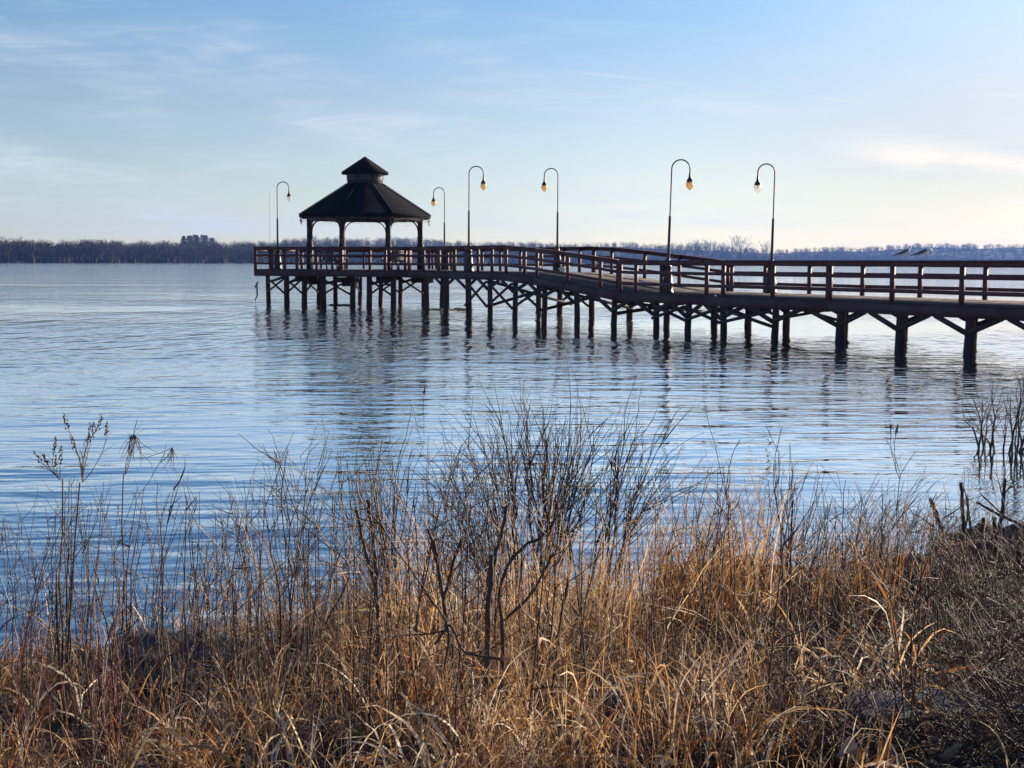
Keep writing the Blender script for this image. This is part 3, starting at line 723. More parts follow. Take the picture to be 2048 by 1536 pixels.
def solo(u, tv_, dd, sx, mesh, label, tw=1):
    d = sh_d(u)+dd; z = hill_z(u,dd); zt = EYE+(hor(u)-tv_)*d/F; h = zt-z
    r = empty('bare_tree', ((u-1024)/F*d,d,z-.5)); r.scale = (h*sx,h*sx,h*1.02); v,f,a,c = mesh
    MB().add(v,f).build('trunk', M['fartree'], r); MB().addtri(a,c).build('crown', M['fartree'], r); tag(r, label, 'tree')
solo(1475, 473, 20, 1.0, used_tree, 'large bare tree with a broad rounded crown on the far shore skyline')
solo(1527, 482, 20, .8, crown_tree(66, .5, .2, 11, 6, 320, .014), 'small bare tree just left of the clear-globed lamp post, right of the round-crowned tree')
# evergreen clump on the left shore
def conifer_mesh(seed):
    g = np.random.default_rng(seed); b = MB(); tv=[]; tf=[]
    for k in range(700):
        z = g.uniform(.12,1)**.9; r = (1-z)*.24*g.uniform(.5,1.1)+.015; a = g.uniform(0,6.28); p = np.array([math.cos(a)*r,math.sin(a)*r,z])
        q = p+np.array([math.cos(a),math.sin(a),-.3])*.05; sd = np.array([-math.sin(a),math.cos(a),0])*.03; i = len(tv)
        tv += [p-sd,p+sd,q+[0,0,.03]]; tf.append([i,i+1,i+2])
    return np.array(tv), np.array(tf)
src = None; g = np.random.default_rng(14)
for i in range(12):
    u = 368+i*5.4+g.normal()*1.2; dd = 330+g.uniform(-30,30); d = sh_d(u)+dd; z = hill_z(u,dd); zt = EYE+(hor(u)-470-abs(g.normal())*2-(4 if i>9 else 0))*d/F
    if src is None:
        src = empty('evergreen_tree',(0,0,0)); MB().addtri(*conifer_mesh(1)).build('crown',M['ever'],src); MB().tube([(0,0,0),(0,0,.8)],[.02,.006],5).build('trunk',M['fartree'],src); o = src
    else:
        o = src.copy(); COL.objects.link(o)
        for c in src.children: cc = c.copy(); COL.objects.link(cc); cc.parent = o
    h = max(zt-z,12); o.location = ((u-1024)/F*d,d,z); o.scale = (h*1.7,h*1.7,h); o.rotation_euler = (0,0,i); tag(o,'dark evergreen of the small clump rising above the bare woods on the left shore','tree','evergreens in the clump on the left shore')
# radio mast
d = 2000; x = (541-1024)/F*d; zt = EYE+(hor(541)-388)*d/F
mast = empty('radio_mast',(x,d,0)); tag(mast,'tall thin radio mast above the far woods left of the gazebo','mast')
b = MB()
for a in (0,2.1,4.2): b.tube([(.35*math.cos(a),.35*math.sin(a),0),(.2*math.cos(a),.2*math.sin(a),zt)],.10,5)
for k in range(60): z = k*zt/60; b.tube([(.35*math.cos(k*2.1),.35*math.sin(k*2.1),z),(.3*math.cos(k*2.1+2.1),.3*math.sin(k*2.1+2.1),z+zt/60)],.05,4)
b.build('lattice',M['mast'],mast); MB().tube([(0,0,zt),(0,0,zt+5)],.06,5).build('antenna',M['mast'],mast)
# haze
me = MB().box((0,2200,70),(7600,5600,150)); me.n
hz = bpy.data.materials.new('haze_air'); hz.use_nodes = True; N = hz.node_tree.nodes; L = hz.node_tree.links
for n in list(N):
    if n.type == 'BSDF_PRINCIPLED': N.remove(n)
pv = N.new('ShaderNodeVolumePrincipled'); pv.inputs['Color'].default_value = (.17,.38,1,1); pv.inputs['Density'].default_value = .000085; pv.inputs['Anisotropy'].default_value = .2
L.new(pv.outputs[0], N['Material Output'].inputs['Volume'])
tag(me.build('haze', hz), 'thin blue haze over the lake', 'haze', kind='stuff')
#VEG#
# ------------------------------------------------------------------ rocks
def rock(name, u, v, d, r, m, seed, label, amp=.22):
    p = P(u, v, d); return blob(name, (p[0],d,p[2]), r, m, seed, label, 'rock', sub=5, amp=amp, fr=1.6)
rock('boulder', 1530, 1255, 7.2, (.72,.42,.36), M['rock'], 3, 'large rounded brown boulder at the water edge right of centre behind the grass')
rock('boulder', 1800, 1235, 7.5, (.60,.45,.31), M['rock'], 8, 'big grey brown boulder under the cut stumps on the right bank')
rock('boulder', 2010, 1175, 8.0, (.55,.5,.34), M['rock'], 12, 'boulder at the right edge of the picture below the tangle of cut stems')
rock('boulder', 1232, 1490, 4.7, (.11,.12,.17), M['rockd'], 21, 'dark pointed rock half hidden in the grass at the bottom centre', .3)
rock('boulder', 330, 1330, 6.1, (.42,.3,.14), M['rockd'], 31, 'low dark boulder in the grass at the lower left water edge')
rock('boulder', 860, 1300, 6.9, (.40,.3,.13), M['rockd'], 35, 'low dark boulder hidden in the straw at the centre water edge')
rock('boulder', 1985, 1330, 5.9, (.30,.25,.15), M['rockd'], 38, 'dark rock in the twigs near the right edge above the stone kerb')
def slab(u0, u1, v, d, dz, rz, seed, label):
    import bmesh
    from mathutils import noise
    a = P(u0,v,d); c = P(u1,v,d); L = abs(c[0]-a[0]); bm = bmesh.new(); bmesh.ops.create_cube(bm, size=1)
    bmesh.ops.scale(bm, vec=(L,.26,dz), verts=bm.verts); bmesh.ops.bevel(bm, geom=bm.edges[:], offset=.018, segments=2, affect='EDGES')
    bmesh.ops.subdivide_edges(bm, edges=[e for e in bm.edges if e.calc_length()>.05], cuts=5, use_grid_fill=True)
    for q in bm.verts:
        n = noise.noise_vector(q.co*7+Vector((seed,0,0))); q.co += n*.018
    me = bpy.data.meshes.new('stone_block'); bm.to_mesh(me); bm.free(); me.materials.append(M['block'])
    o = bpy.data.objects.new('stone_block', me); COL.objects.link(o); o.location = ((a[0]+c[0])/2, d+.1, a[2]); o.rotation_euler = (R_(3),0,rz); tag(o, label, 'stone block')
slab(1712,1832,1462,4.5,.15,R_(-6),1,'squared grey stone block lying in the dead grass at the lower right')
slab(1838,2010,1454,4.6,.13,R_(3),5,'long low stone block right of the squared one at the lower right')
slab(2014,2200,1456,4.6,.13,R_(-2),9,'stone block cut by the right edge of the picture at the bottom')
# ------------------------------------------------------------------ dry grass
def blades(n, xr, yr, hr, wr, lean, curl, cols, seed, dens=None, K=8, flop=0.0):
    n = int(n*1.2)
    g = np.random.default_rng(seed); xs_ = []; ys_ = []; as_ = []
    tot = 0
    while tot < n:
        nc = max(n//38,8); cy = g.uniform(yr[0], yr[1], nc); cx = g.uniform(-1,1,nc)*(cy*.42+1.7); ca = g.uniform(0,6.28,nc); cd = g.uniform(0,1,nc)
        ci = g.integers(nc,size=n); y = cy[ci]+g.normal(0,.085,n); x = cx[ci]+g.normal(0,.085,n); loose = g.uniform(0,1,n)<.35
        y = np.where(loose, g.uniform(yr[0],yr[1],n), y); x = np.where(loose, g.uniform(-1,1,n)*(y*.42+1.7), x)
        ok = (y < shore(x)+.05) & (x > xr[0]) & (x < xr[1])
        if dens is not None: ok &= g.uniform(0,1,n) < dens(x,y)
        as_.append(np.where(loose, g.uniform(0,6.28,n), ca[ci]+g.normal(0,.7,n))[ok]); xs_.append(x[ok]); ys_.append(y[ok]); tot += ok.sum()
    x = np.concatenate(xs_)[:n]; y = np.concatenate(ys_)[:n]; z = gz(x,y)-.01
    clump = .5+.5*np.sin(x*2.3+np.sin(y*3.1)*1.7)*np.cos(y*2.9+np.sin(x*2.1)*1.3)
    L = g.uniform(hr[0],hr[1],n)*(.55+.6*clump)*np.clip(1.08-.09*(y-4.6),.6,1.08)*np.clip(.5+(y-3.4)*.38,.5,1)*np.clip(1.0-.16*np.clip(-x-.9,0,3),.5,1); a = np.concatenate(as_)[:n]; ln = np.abs(g.normal(0,1,n))*lean
    a2 = a+g.normal(0,.6,n); cu = g.uniform(.2,1,n)*curl
    fl = g.uniform(0,1,n) < flop; ln = np.where(fl, g.uniform(.9,1.5,n), ln)
    t = np.linspace(0,1,K)
    th = ln[:,None]+cu[:,None]*t[None]**1.6*2.0+g.normal(0,.08,(n,K))
    kink = g.uniform(.3,.9,n)[:,None] < t[None]; th = th+np.where((g.uniform(0,1,n)<.3)[:,None]&kink, g.uniform(.5,1.5,n)[:,None], 0)
    dirx = np.cos(a)[:,None]*(1-t)+np.cos(a2)[:,None]*t; diry = np.sin(a)[:,None]*(1-t)+np.sin(a2)[:,None]*t
    st = (L/(K-1))[:,None]
    px_ = x[:,None]+np.cumsum(np.sin(th)*dirx*st,1); py_ = y[:,None]+np.cumsum(np.sin(th)*diry*st,1); pz_ = z[:,None]+np.cumsum(np.cos(th)*st,1)
    gr_ = gz(px_,py_)+.012+g.uniform(0,.03,n)[:,None]; pz_ = np.maximum(pz_, gr_)
    pts = np.stack([px_,py_,pz_],2)
    wd = g.uniform(wr[0],wr[1],n)[:,None]*(1-t[None]**2*.85)*(.7+.3*np.sin(t*3.1))[None]
    T = np.gradient(pts,axis=1); T /= np.linalg.norm(T,axis=2,keepdims=True)+1e-9
    rv = g.normal(size=(n,1,3)); rv = rv+.8*np.sin(t*3)[None,:,None]*g.normal(size=(n,1,3)); Sd = np.cross(T, rv); Sd /= np.linalg.norm(Sd,axis=2,keepdims=True)+1e-9
    v = np.stack([pts-Sd*wd[:,:,None], pts+Sd*wd[:,:,None]],2).reshape(-1,3)
    b = np.arange(n)[:,None]*K*2; i = np.arange(K-1)[None]*2
    f = np.stack([b+i,b+i+1,b+i+3,b+i+2],-1).reshape(-1,4)
    cols = np.array(cols); c = cols[g.integers(len(cols),size=n)]*g.uniform(.65,1.25,(n,1)); c = np.repeat(c, K*2, 0)
    return v, f, c
GOLD = [(.52,.28,.115),(.40,.17,.055),(.56,.33,.15),(.28,.12,.045),(.17,.08,.04),(.54,.40,.26),(.12,.065,.035)]
GREY = [(.24,.18,.14),(.17,.12,.09),(.33,.26,.20),(.12,.08,.06),(.40,.33,.26)]
def d_mid(x,y): return np.clip(1.15-np.abs(x+.15)/1.9,.25,1)
def d_left(x,y): return np.where(x<-.2,1,.35)
def d_right(x,y): return np.where(x>.9,1,.15)
def d_all(x,y): return np.where(x>.85, np.clip(1.25-(y-4.2)*.42,.10,1), 1)*np.clip(-.12+1.5*(.5+.5*np.sin(x*4.3+2.1*np.sin(y*2.3+1))*np.cos(y*3.9+1.3*np.sin(x*2.9))),.04,1)
PALE = [(.72,.52,.30),(.70,.44,.20),(.58,.45,.32),(.76,.64,.48)]
DARK = [(.16,.085,.045),(.10,.06,.04),(.22,.12,.06)]
b = MB()
for args in (
    dict(n=6400,xr=(-9,1.15),yr=(3.0,7.6),hr=(.24,.50),wr=(.0014,.0034),lean=.28,curl=.6,cols=GOLD+PALE,seed=1,dens=lambda x,y: d_mid(x,y)*d_all(x,y),flop=.14),
    dict(n=5000,xr=(-9,9),yr=(2.9,9.0),hr=(.15,.38),wr=(.0014,.0032),lean=.8,curl=1.3,cols=GREY+DARK+GOLD[:3]+PALE[:1],seed=2,dens=d_all,flop=.7),
    dict(n=4200,xr=(-9,.6),yr=(3.0,7.4),hr=(.2,.46),wr=(.0012,.0026),lean=.4,curl=.8,cols=GOLD[2:]+GREY[:3]+DARK,seed=3,dens=lambda x,y: d_left(x,y)*d_all(x,y),flop=.3),
    dict(n=5600,xr=(.6,9),yr=(3.0,9.2),hr=(.10,.30),wr=(.0011,.0026),lean=.8,curl=1.0,cols=GREY+DARK,seed=4,dens=d_right,flop=.6),
    dict(n=700,xr=(.75,1.9),yr=(6.0,7.7),hr=(.5,.95),wr=(.0014,.0030),lean=.16,curl=.35,cols=[(.42,.20,.07),(.30,.13,.05),(.5,.3,.12)],seed=6),
    dict(n=900,xr=(-2.2,1.5),yr=(5.3,7.4),hr=(.55,1.0),wr=(.0014,.0030),lean=.34,curl=.45,cols=PALE+GOLD[:3],seed=8,dens=d_mid),
    dict(n=2900,xr=(-9,1.5),yr=(3.2,7.4),hr=(.12,.32),wr=(.0045,.0095),lean=.8,curl=2.3,cols=GOLD[:3]+PALE+[(.34,.2,.1)],seed=5,dens=d_all,flop=.25),
    dict(n=650,xr=(-2.0,1.6),yr=(4.0,7.0),hr=(.3,.6),wr=(.0035,.0075),lean=.7,curl=1.6,cols=PALE+GOLD[:2],seed=9),
    ):
    v,f,c = blades(**args); b.add(v,f,c)
tag(b.build('dry_grass', M['straw']), 'thick tangle of golden dry grass covering the near bank', 'grass', kind='stuff')
# ------------------------------------------------------------------ twigs and stems
class Stems:
    """collects tapered stems (6 points each)"""
    def __init__(s, seed): s.p = []; s.r = []; s.g = np.random.default_rng(seed)
    def stem(s, a, c, r0, r1, bend=.06, side=None):
        a = np.array(a,float); c = np.array(c,float); L = np.linalg.norm(c-a); g = s.g
        t = np.linspace(0,1,6)[:,None]; m = g.normal(size=3)*L*bend if side is None else np.array(side)
        q = a*(1-t)+c*t + m*(4*t*(1-t)) + g.normal(size=(6,3))*L*.008*(np.arange(6)>0)[:,None]
        s.p.append(q); s.r.append(np.linspace(r0,r1,6)); return q
    def side(s, q, n, Lr, r0, up=.8, tr=(.3,1), r1=.0005, bend=.08):
        out = []; g = s.g
        for k in range(n):
            t = g.uniform(*tr)*5; i = min(int(t),4); p = lerp(q[i],q[i+1],t-i); T = q[i+1]-q[i]; T /= np.linalg.norm(T)+1e-9
            d = T*up+g.normal(size=3)*.5; d[2] = abs(d[2])*.8+.15; d /= np.linalg.norm(d)
            out.append(s.stem(p, p+d*g.uniform(*Lr), r0, r1, bend))
        return out
    def mesh(s, n=4, b=None):
        v,f = tubes(np.array(s.p), np.array(s.r), n); b = b or MB(); return b.add(v,f)
def gp(u, d):  # ground point below pixel column u at distance d
    x = XU(u,d); return np.array([x,d,float(gz(x,d))-.03])
def plant(name, label, cat, m, S_, group=None, n=5):
    o = S_.mesh(n).build(name, m, smooth=True); return tag(o, label, cat, group)
# thin stalk thicket between the larger plants
S_ = Stems(5); g = S_.g
env_u = [-200,0,100,200,300,450,560,700,850,950,1100,1250,1400,1500,1600,1720,1850,2000,2200]
env_v = [1040,1030,960,960,980,960,900,900,890,900,930,960,930,930,960,1000,1010,1060,1060]
for k in range(820):
    u = g.uniform(-400,2500); d = g.uniform(4.2,8.2); d = min(d, shore(XU(u,d))-.05)
    a = gp(u,d); tv = np.interp(u,env_u,env_v)+abs(g.normal())*140; dt = d+g.normal()*.15
    c = P(u+g.normal()*38, tv, dt)
    if c[2]<a[2]+.2: continue
    r = g.choice([.0018,.0026,.0036,.0052],p=[.35,.35,.2,.1]); q = S_.stem(a,c,r,.0011,.045)
    S_.side(q, g.integers(2,8), (.04,.24), r*.55, .8, (.3,1), .0007)
o = S_.mesh(4).build('weed_stalks', M['twig']); tag(o, 'thicket of thin bare brown weed stalks standing through the grass', 'weeds', kind='stuff')
# fine tangle of arching twigs on the right bank
S_ = Stems(6); g = S_.g
for k in range(1500):
    u = g.uniform(1380,2750); d = 4.2+4.3*g.uniform()**1.7; d = min(d, shore(XU(u,d))-.1); a = gp(u,d)
    L = g.uniform(.2,.55); an = g.uniform(0,6.28); el_ = g.uniform(.15,1.0); c = a+np.array([math.cos(an)*math.cos(el_),math.sin(an)*math.cos(el_)*.5,math.sin(el_)])*L
    q = S_.stem(a,c,g.uniform(.0018,.0042),.0011,.16); S_.side(q, 4, (.05,.22), .0015, .6, (.2,1), .0008)
for k in range(190):
    u = g.uniform(1640,2160); d = g.uniform(5.6,8.0); a = gp(u,d); tv = np.interp(u,[1640,1750,1850,1950,2160],[1040,1010,985,1010,1040])+abs(g.normal())*75
    c = P(u+g.normal()*48, tv, d+g.normal()*.2)
    if c[2] < a[2]+.1: continue
    q = S_.stem(a,c,g.uniform(.0018,.0042),.0011,.09); S_.side(q, 5, (.05,.2), .0015, .7, (.25,1), .0008)
tag(S_.mesh(4).build('twig_tangle', M['bramble']), 'dark tangle of arching twigs and brambles on the right bank', 'brambles', kind='stuff')
# helper for a fan shrub
def shrub(seed, d, base_u, bj, tips, r, ntw, twl, label, mtl, cat='shrub', name='bare_shrub', fork=(.45,.6), baseonwater=False, dz=.2, wig=.03):
    S_ = Stems(seed); g = S_.g
    for (tu,tv) in tips:
        bu = base_u+g.normal()*bj+(tu-base_u)*.12; dd = d+g.normal()*dz
        a = gp(bu,dd) if not baseonwater else np.array([XU(bu,dd),dd,-.1])
        tip = P(tu,tv,d+g.normal()*dz); f = g.uniform(*fork)
        mid = lerp(a,tip,f); mid[0] = a[0]+(tip[0]-a[0])*f*.62
        r_ = r*1.25; q = S_.stem(a, mid, r_, r_*.6, wig); S_.p[-1][-1] = mid
        main = S_.stem(mid, tip, r*.7, .0013, wig*1.3)
        S_.side(main, 3, twl, r*.32, 1.8, (.15,.9), .0010, .04)
        for k in range(int(ntw*2.2)):
            t2 = tip+np.array([g.normal()*.14,g.normal()*.12,-abs(g.normal())*.16]); s0 = lerp(a,mid,g.uniform(.75,1.0)) if k%2 else main[g.integers(0,3)]
            z_ = S_.stem(s0, t2, r*g.uniform(.28,.45), .0010, wig*1.8); S_.side(z_, 1, (twl[0]*.5,twl[1]*.6), r*.22, 1.6, (.3,.95), .0009)
    return plant(name, label, cat, mtl, S_)
shrub(31, 7.0, 1095, 16, [(1062,799),(1085,816),(1110,835),(1141,806),(1172,816),(1130,850),(1095,870),(1160,860),(1190,850),(1213,837),(1050,850)], .0085, 4, (.15,.45),
      'tall dense bare shrub rising in front of the water just right of the picture centre', M['twig'])
shrub(32, 7.1, 1045, 12, [(944,827),(988,770),(1005,850),(965,870),(1020,830),(930,880)], .0075, 4, (.15,.4), 'bare shrub whose longest twig arches highest, leaning left beside the dense one', M['twig'])
shrub(33, 7.0, 1195, 14, [(1259,816),(1284,852),(1335,858),(1310,890),(1240,880),(1225,900),(1345,930)], .0075, 4, (.15,.4), 'bare shrub spreading right of the tall dense one, twigs fanned to the right', M['twig'])
shrub(34, 6.4, 1000, 14, [(882,905),(900,950),(925,930),(950,960),(870,960),(975,930),(905,1000)], .006, 4, (.1,.3), 'low bare shrub with fine twigs leaning far left at the centre', M['twig'])
shrub(35, 14.6, 1992, 14, [(1925,820),(1945,790),(1965,800),(1985,770),(1975,830),(1950,850),(2000,800),(2010,830)], .012, 2, (.15,.4), 'bare shrub standing in the lake water near the right edge', M['twig'], baseonwater=True)
shrub(36, 14.2, 2045, 10, [(2020,780),(2035,745),(2050,760),(2080,770),(2065,800),(2100,820),(2030,820)], .012, 2, (.15,.4), 'bare shrub in the water cut by the right edge of the picture', M['twig'], baseonwater=True)
shrub(37, 6.2, 775, 20, [(740,900),(765,880),(800,900),(820,935),(720,935),(785,925),(700,950)], .0055, 3, (.1,.3), 'bushy bare shrub left of centre below the gazebo reflection', M['twig'])
shrub(38, 5.6, 560, 18, [(548,905),(575,900),(610,925),(530,950),(640,950)], .0045, 2, (.08,.25), 'upright thin bare shrub between the left weeds and the centre', M['twig'])
shrub(39, 6.3, 1600, 30, [(1545,930),(1585,928),(1640,985),(1560,975),(1655,1010)], .005, 3, (.1,.25), 'bare shrub in the rusty grass above the brown boulder', M['twig'])
shrub(40, 6.6, 1730, 30, [(1690,960),(1720,985),(1780,1000),(1810,960),(1840,985),(1760,960)], .004, 4, (.12,.3), 'fine twiggy shrub between the brown boulder and the cut stumps', M['twig'])
# thick pruned sapling in the foreground centre
def cutstem(pts, r, label, seed, name='pruned_sapling', mtl='bark', cat='sapling', group=None, tw=3, rnd=.012):
    """pts: list of branches, each a list of (u,v,d) and radii"""
    b = MB(); g = np.random.default_rng(seed); fine = Stems(seed+50)
    for br, r0, r1 in pts:
        r0 *= .74; r1 *= .74
        q = np.array([P(*t) for t in br]); n = len(q)*4; s = np.linspace(0,len(q)-1,n); i = np.minimum(s.astype(int),len(q)-2); f = (s-i)[:,None]
        # Catmull-Rom through the points
        qq = np.vstack([2*q[0]-q[1], q, 2*q[-1]-q[-2]]); p0,p1,p2,p3 = qq[i],qq[i+1],qq[i+2],qq[i+3]
        c = .5*((2*p1)+(-p0+p2)*f+(2*p0-5*p1+4*p2-p3)*f**2+(-p0+3*p1-3*p2+p3)*f**3) + g.normal(size=(n,3))*r0*.22
        rr = np.linspace(r0,r1,n)*(1+.10*np.sin(np.arange(n)*2.1+seed)*g.uniform(.3,1,n))
        b.tube(c, rr, 9)
        if tw:
            Q = c[np.linspace(0,n-1,6).astype(int)]; fine.side(Q, tw+2, (.05,.22), .0022, .7, (.2,1), .001)
    o = b.build(name, M[mtl], smooth=True); tag(o, label, cat, group)
    if tw: fine.mesh(4).build('twig_growth', M['twig'], o)['kind'] = 'stuff'
    return o
cutstem([([(962,1600,4.6),(970,1400,4.62),(978,1200,4.66),(984,1110,4.7)], .017,.012), ([(978,1230,4.66),(990,1120,4.72),(1005,1060,4.75),(1014,1012,4.78)], .012,.009),
         ([(1000,1420,4.6),(1006,1280,4.62),(1000,1180,4.66),(1030,1110,4.7),(1085,1070,4.72),(1118,1030,4.74)], .012,.006),
         ([(1010,1240,4.6),(1060,1190,4.6),(1100,1120,4.62),(1108,1105,4.62)], .008,.005)], 0,
        'thickest pruned sapling at the bottom centre with a cut-off trunk', 71)
cutstem([([(902,1560,4.9),(905,1400,4.9),(898,1280,4.95),(880,1160,5.0),(868,1080,5.0)], .012,.010), ([(888,1200,4.95),(905,1130,4.98),(925,1075,5.0)], .009,.008), ([(872,1120,5),(862,1075,5),(855,1060,5)],.008,.007)], 0,
        'forked cut stem left of the thickest sapling', 72)
cutstem([([(870,1290,4.2),(900,1250,4.2),(925,1300,4.1),(960,1312,4.1),(1003,1318,4.05)], .0055,.0065), ([(900,1262,4.2),(850,1268,4.2),(790,1272,4.15),(745,1276,4.1)], .0045,.002),
         ([(890,1330,4.25),(896,1255,4.2),(850,1180,4.2),(800,1110,4.2),(768,1060,4.2),(720,1000,4.2)], .005,.003)], 0,
        'crooked pale-edged branch curving across the foreground centre', 73, 'bent_branch', 'bark', 'branch')
cutstem([([(760,1500,5.0),(757,1300,5.1),(752,1150,5.2),(742,1050,5.2),(735,1000,5.2)], .011,.010), ([(752,1180,5.2),(725,1080,5.2),(712,1015,5.2)], .009,.008)], 0, 'pair of dark cut stems standing left of centre', 74)
cutstem([([(1090,1540,4.8),(1105,1380,4.85),(1120,1250,4.9),(1136,1160,4.9)], .009,.007)], 0, 'single straight cut stem just right of the thickest sapling', 75)
cutstem([([(835,1480,5.3),(832,1300,5.3),(838,1180,5.3),(828,1010,5.3)], .006,.003),([(834,1230,5.3),(860,1110,5.3),(868,1000,5.3)], .005,.002)], 0, 'slim forked stem between the dark pair and the forked cut stem', 76, tw=8)
cutstem([([(650,1250,5.2),(700,1140,5.2),(640,1080,5.2),(600,1040,5.2),(560,930,5.2),(548,900,5.2)], .0045,.002),([(600,1040,5.2),(560,985,5.2),(548,900,5.2)],.002,.001)], 0, 'slender arching branch leaning up to the left over the water', 77, 'leaning_branch','twig','branch')
cutstem([([(945,1330,5.6),(930,1250,5.6),(935,1100,5.7),(942,1010,5.7)], .006,.004)], 0, 'short straight cut stem behind the bent foreground branch', 78)
# right bank stumps
def stump(i, br, label): cutstem(br, 0, label, 80+i, 'cut_stump', 'bark', 'stump', 'cut stumps on the right bank', tw=3)
stump(0, [([(1905,1240,8.0),(1892,1120,8.0),(1875,1035,8.0),(1862,1000,8.0)], .028,.016)], 'thick leaning cut stump, leftmost of the stumps on the right bank')
stump(1, [([(1925,1260,7.9),(1927,1120,7.9),(1925,1010,7.9),(1922,965,7.9)], .020,.014),([(1927,1080,7.9),(1937,1010,7.9),(1927,978,7.9)],.012,.003)], 'straight cut stump right of the thick leaning one')
stump(2, [([(1962,1240,8.0),(1945,1080,8.0),(1935,1010,8.0),(1928,975,8.0)], .016,.004)], 'stump tapering to a curved point between its neighbours on the right bank')
stump(3, [([(1972,1250,8.1),(1968,1140,8.1),(1966,1035,8.1)], .020,.017)], 'short blunt stump with a flat top on the right bank')
stump(4, [([(1985,1420,7.3),(1990,1250,7.5),(1988,1110,7.6),(1990,1033,7.6)], .020,.016)], 'blunt stump directly left of the tallest one')
stump(5, [([(1995,1280,7.6),(2000,1080,7.6),(2006,1010,7.6),(2011,958,7.6)], .018,.012),([(2006,1000,7.6),(1998,965,7.6),(1989,940,7.6)],.006,.001),([(2008,990,7.6),(2025,965,7.6),(2040,945,7.6)],.006,.001)], 'tallest stump near the right edge with two thin shoots at its top')
stump(6, [([(2020,1450,6.8),(2030,1250,7.0),(2036,1120,7.1),(2037,1056,7.1)], .022,.018)], 'blunt stump nearest the right edge of the picture')
def log(i, br, label, m='bark'): cutstem(br, 0, label, 95+i, 'fallen_branch', m, 'branch', tw=3)
log(0, [([(1640,1220,7.5),(1760,1150,7.6),(1870,1125,7.8),(1960,1090,8.0),(2060,1070,8.0),(2160,1050,8.0)], .012,.020)], 'long fallen branch sloping up to the right behind the stumps')
log(1, [([(1955,1005,7.6),(1990,1025,7.5),(2040,1050,7.4),(2110,1085,7.3)], .010,.014)], 'straight dark branch sloping down to the right edge')
log(2, [([(1962,988,7.7),(1985,1010,7.7),(2012,1035,7.7)], .006,.009)], 'short dark stick poking up left of the tallest stump')
log(3, [([(1870,1340,6.0),(1930,1250,6.2),(1985,1190,6.3),(2050,1150,6.3)], .006,.003)], 'thin pale curved branch lying below the stumps', 'pale')
log(4, [([(1760,1010,6.6),(1800,1060,6.5),(1845,1120,6.5),(1900,1180,6.4),(1960,1230,6.4)], .003,.005)], 'thin dark branch slanting down across the right bank from upper left','twig')
log(5, [([(1905,1165,7.0),(1980,1150,7.0),(2060,1135,7.0),(2140,1120,7.0)], .014,.016)], 'reddish brown pole lying level at the right edge behind the stumps')
# tall weeds with seed heads
def seedweed(seed, base, tips, d, r, label, hl=(.04,.09), extra=()):
    S_ = Stems(seed); g = S_.g; a = gp(base,d); hb = MB(); root = None
    for (ju,jv), tl in tips:
        j = P(ju,jv,d+g.normal()*.05); S_.stem(a, j, r*1.25, r*.75, .02)
        for tu,tv,h in tl:
            t = P(tu,tv,d+g.normal()*.06); q = S_.stem(j, t, r*.5, .0013, .06)
            S_.side(q, 4, (.03,.08), .0008, 1.2)
            if h:
                Lh = g.uniform(*hl); dv = q[-1]-q[-2]; dv /= np.linalg.norm(dv); dv[2] += .5; dv /= np.linalg.norm(dv); n = 7
                for k in range(n*3):
                    s = k/(n*3); p = q[-1]+dv*Lh*s+g.normal(size=3)*.0035; hb.tube([p, p+dv*.005, p+dv*.010], [.001,.0030*(1.2-s*.7),.0008], 5)
    o = plant('tall_weed', label, 'weed', M['twig'], S_)
    if hb.v: hb.build('seed_heads', M['seed'], o)['kind'] = 'stuff'
seedweed(111, 118, [((165,965),[(137,860,1),(150,900,1),(175,885,1),(192,862,1),(212,868,1),(182,880,1),(160,900,0)]), ((120,960),[(84,925,1),(96,930,1),(107,905,1),(112,935,1),(120,925,1)])], 5.0, .0035, 'tallest weed at the left with dark knobbly seed heads')
seedweed(112, 105, [((112,1150),[(140,955,0)])], 5.2, .0055, 'straight dark leafless stalk below the seed-headed weed at the left')
seedweed(113, 130, [((135,1150),[(152,1010,0),(120,1040,0)])], 5.0, .005, 'dark forked stalk crossing the straight one at the far left')
seedweed(114, 236, [((250,950),[(268,875,0),(262,872,0),(276,840,0)])], 5.2, .0032, 'tall thin weed with spidery drooping spikes at its top')
seedweed(115, 262, [((272,1000),[(330,905,0),(268,985,0)])], 5.4, .0022, 'thin weed with a hanging tassel of spikes right of the spidery one')
seedweed(116, 322, [((321,1050),[(316,965,0),(340,985,0)])], 5.1, .003, 'dark reddish weed topped with a folded leaf')
seedweed(117, 855, [((848,870),[(847,790,1)]),((850,900),[(825,815,0)])], 6.2, .0018, 'wispy weed with one small seed spike above the water below the gazebo')
seedweed(118, 1470, [((1455,1010),[(1410,820,0),(1448,930,0),(1480,880,0)])], 6.0, .004, 'tall curved weed stalk with upright forks right of the centre bushes')
seedweed(119, 1560, [((1552,980),[(1550,925,0),(1565,850,0),(1535,860,0)])], 6.0, .0035, 'upright forked weed stalk in the middle right')
seedweed(120, 1578, [((1582,1000),[(1586,925,0)])], 5.9, .0055, 'straight thick weed stalk with a blunt dark tip in the middle right')
seedweed(121, 1815, [((1800,960),[(1780,860,1),(1792,868,1),(1770,875,0),(1830,905,0)])], 6.4, .0026, 'pale feathery weed left of the cut stumps', (.02,.04))
seedweed(122, 1760, [((1765,1050),[(1764,965,0)])], 6.3, .0045, 'straight dark stalk over the gap between boulder and stumps')
seedweed(123, 1250, [((1262,1000),[(1245,985,0),(1290,960,0),(1330,1000,0)])], 5.8, .003, 'pale stalk with bent dry blades right of the centre shrub')
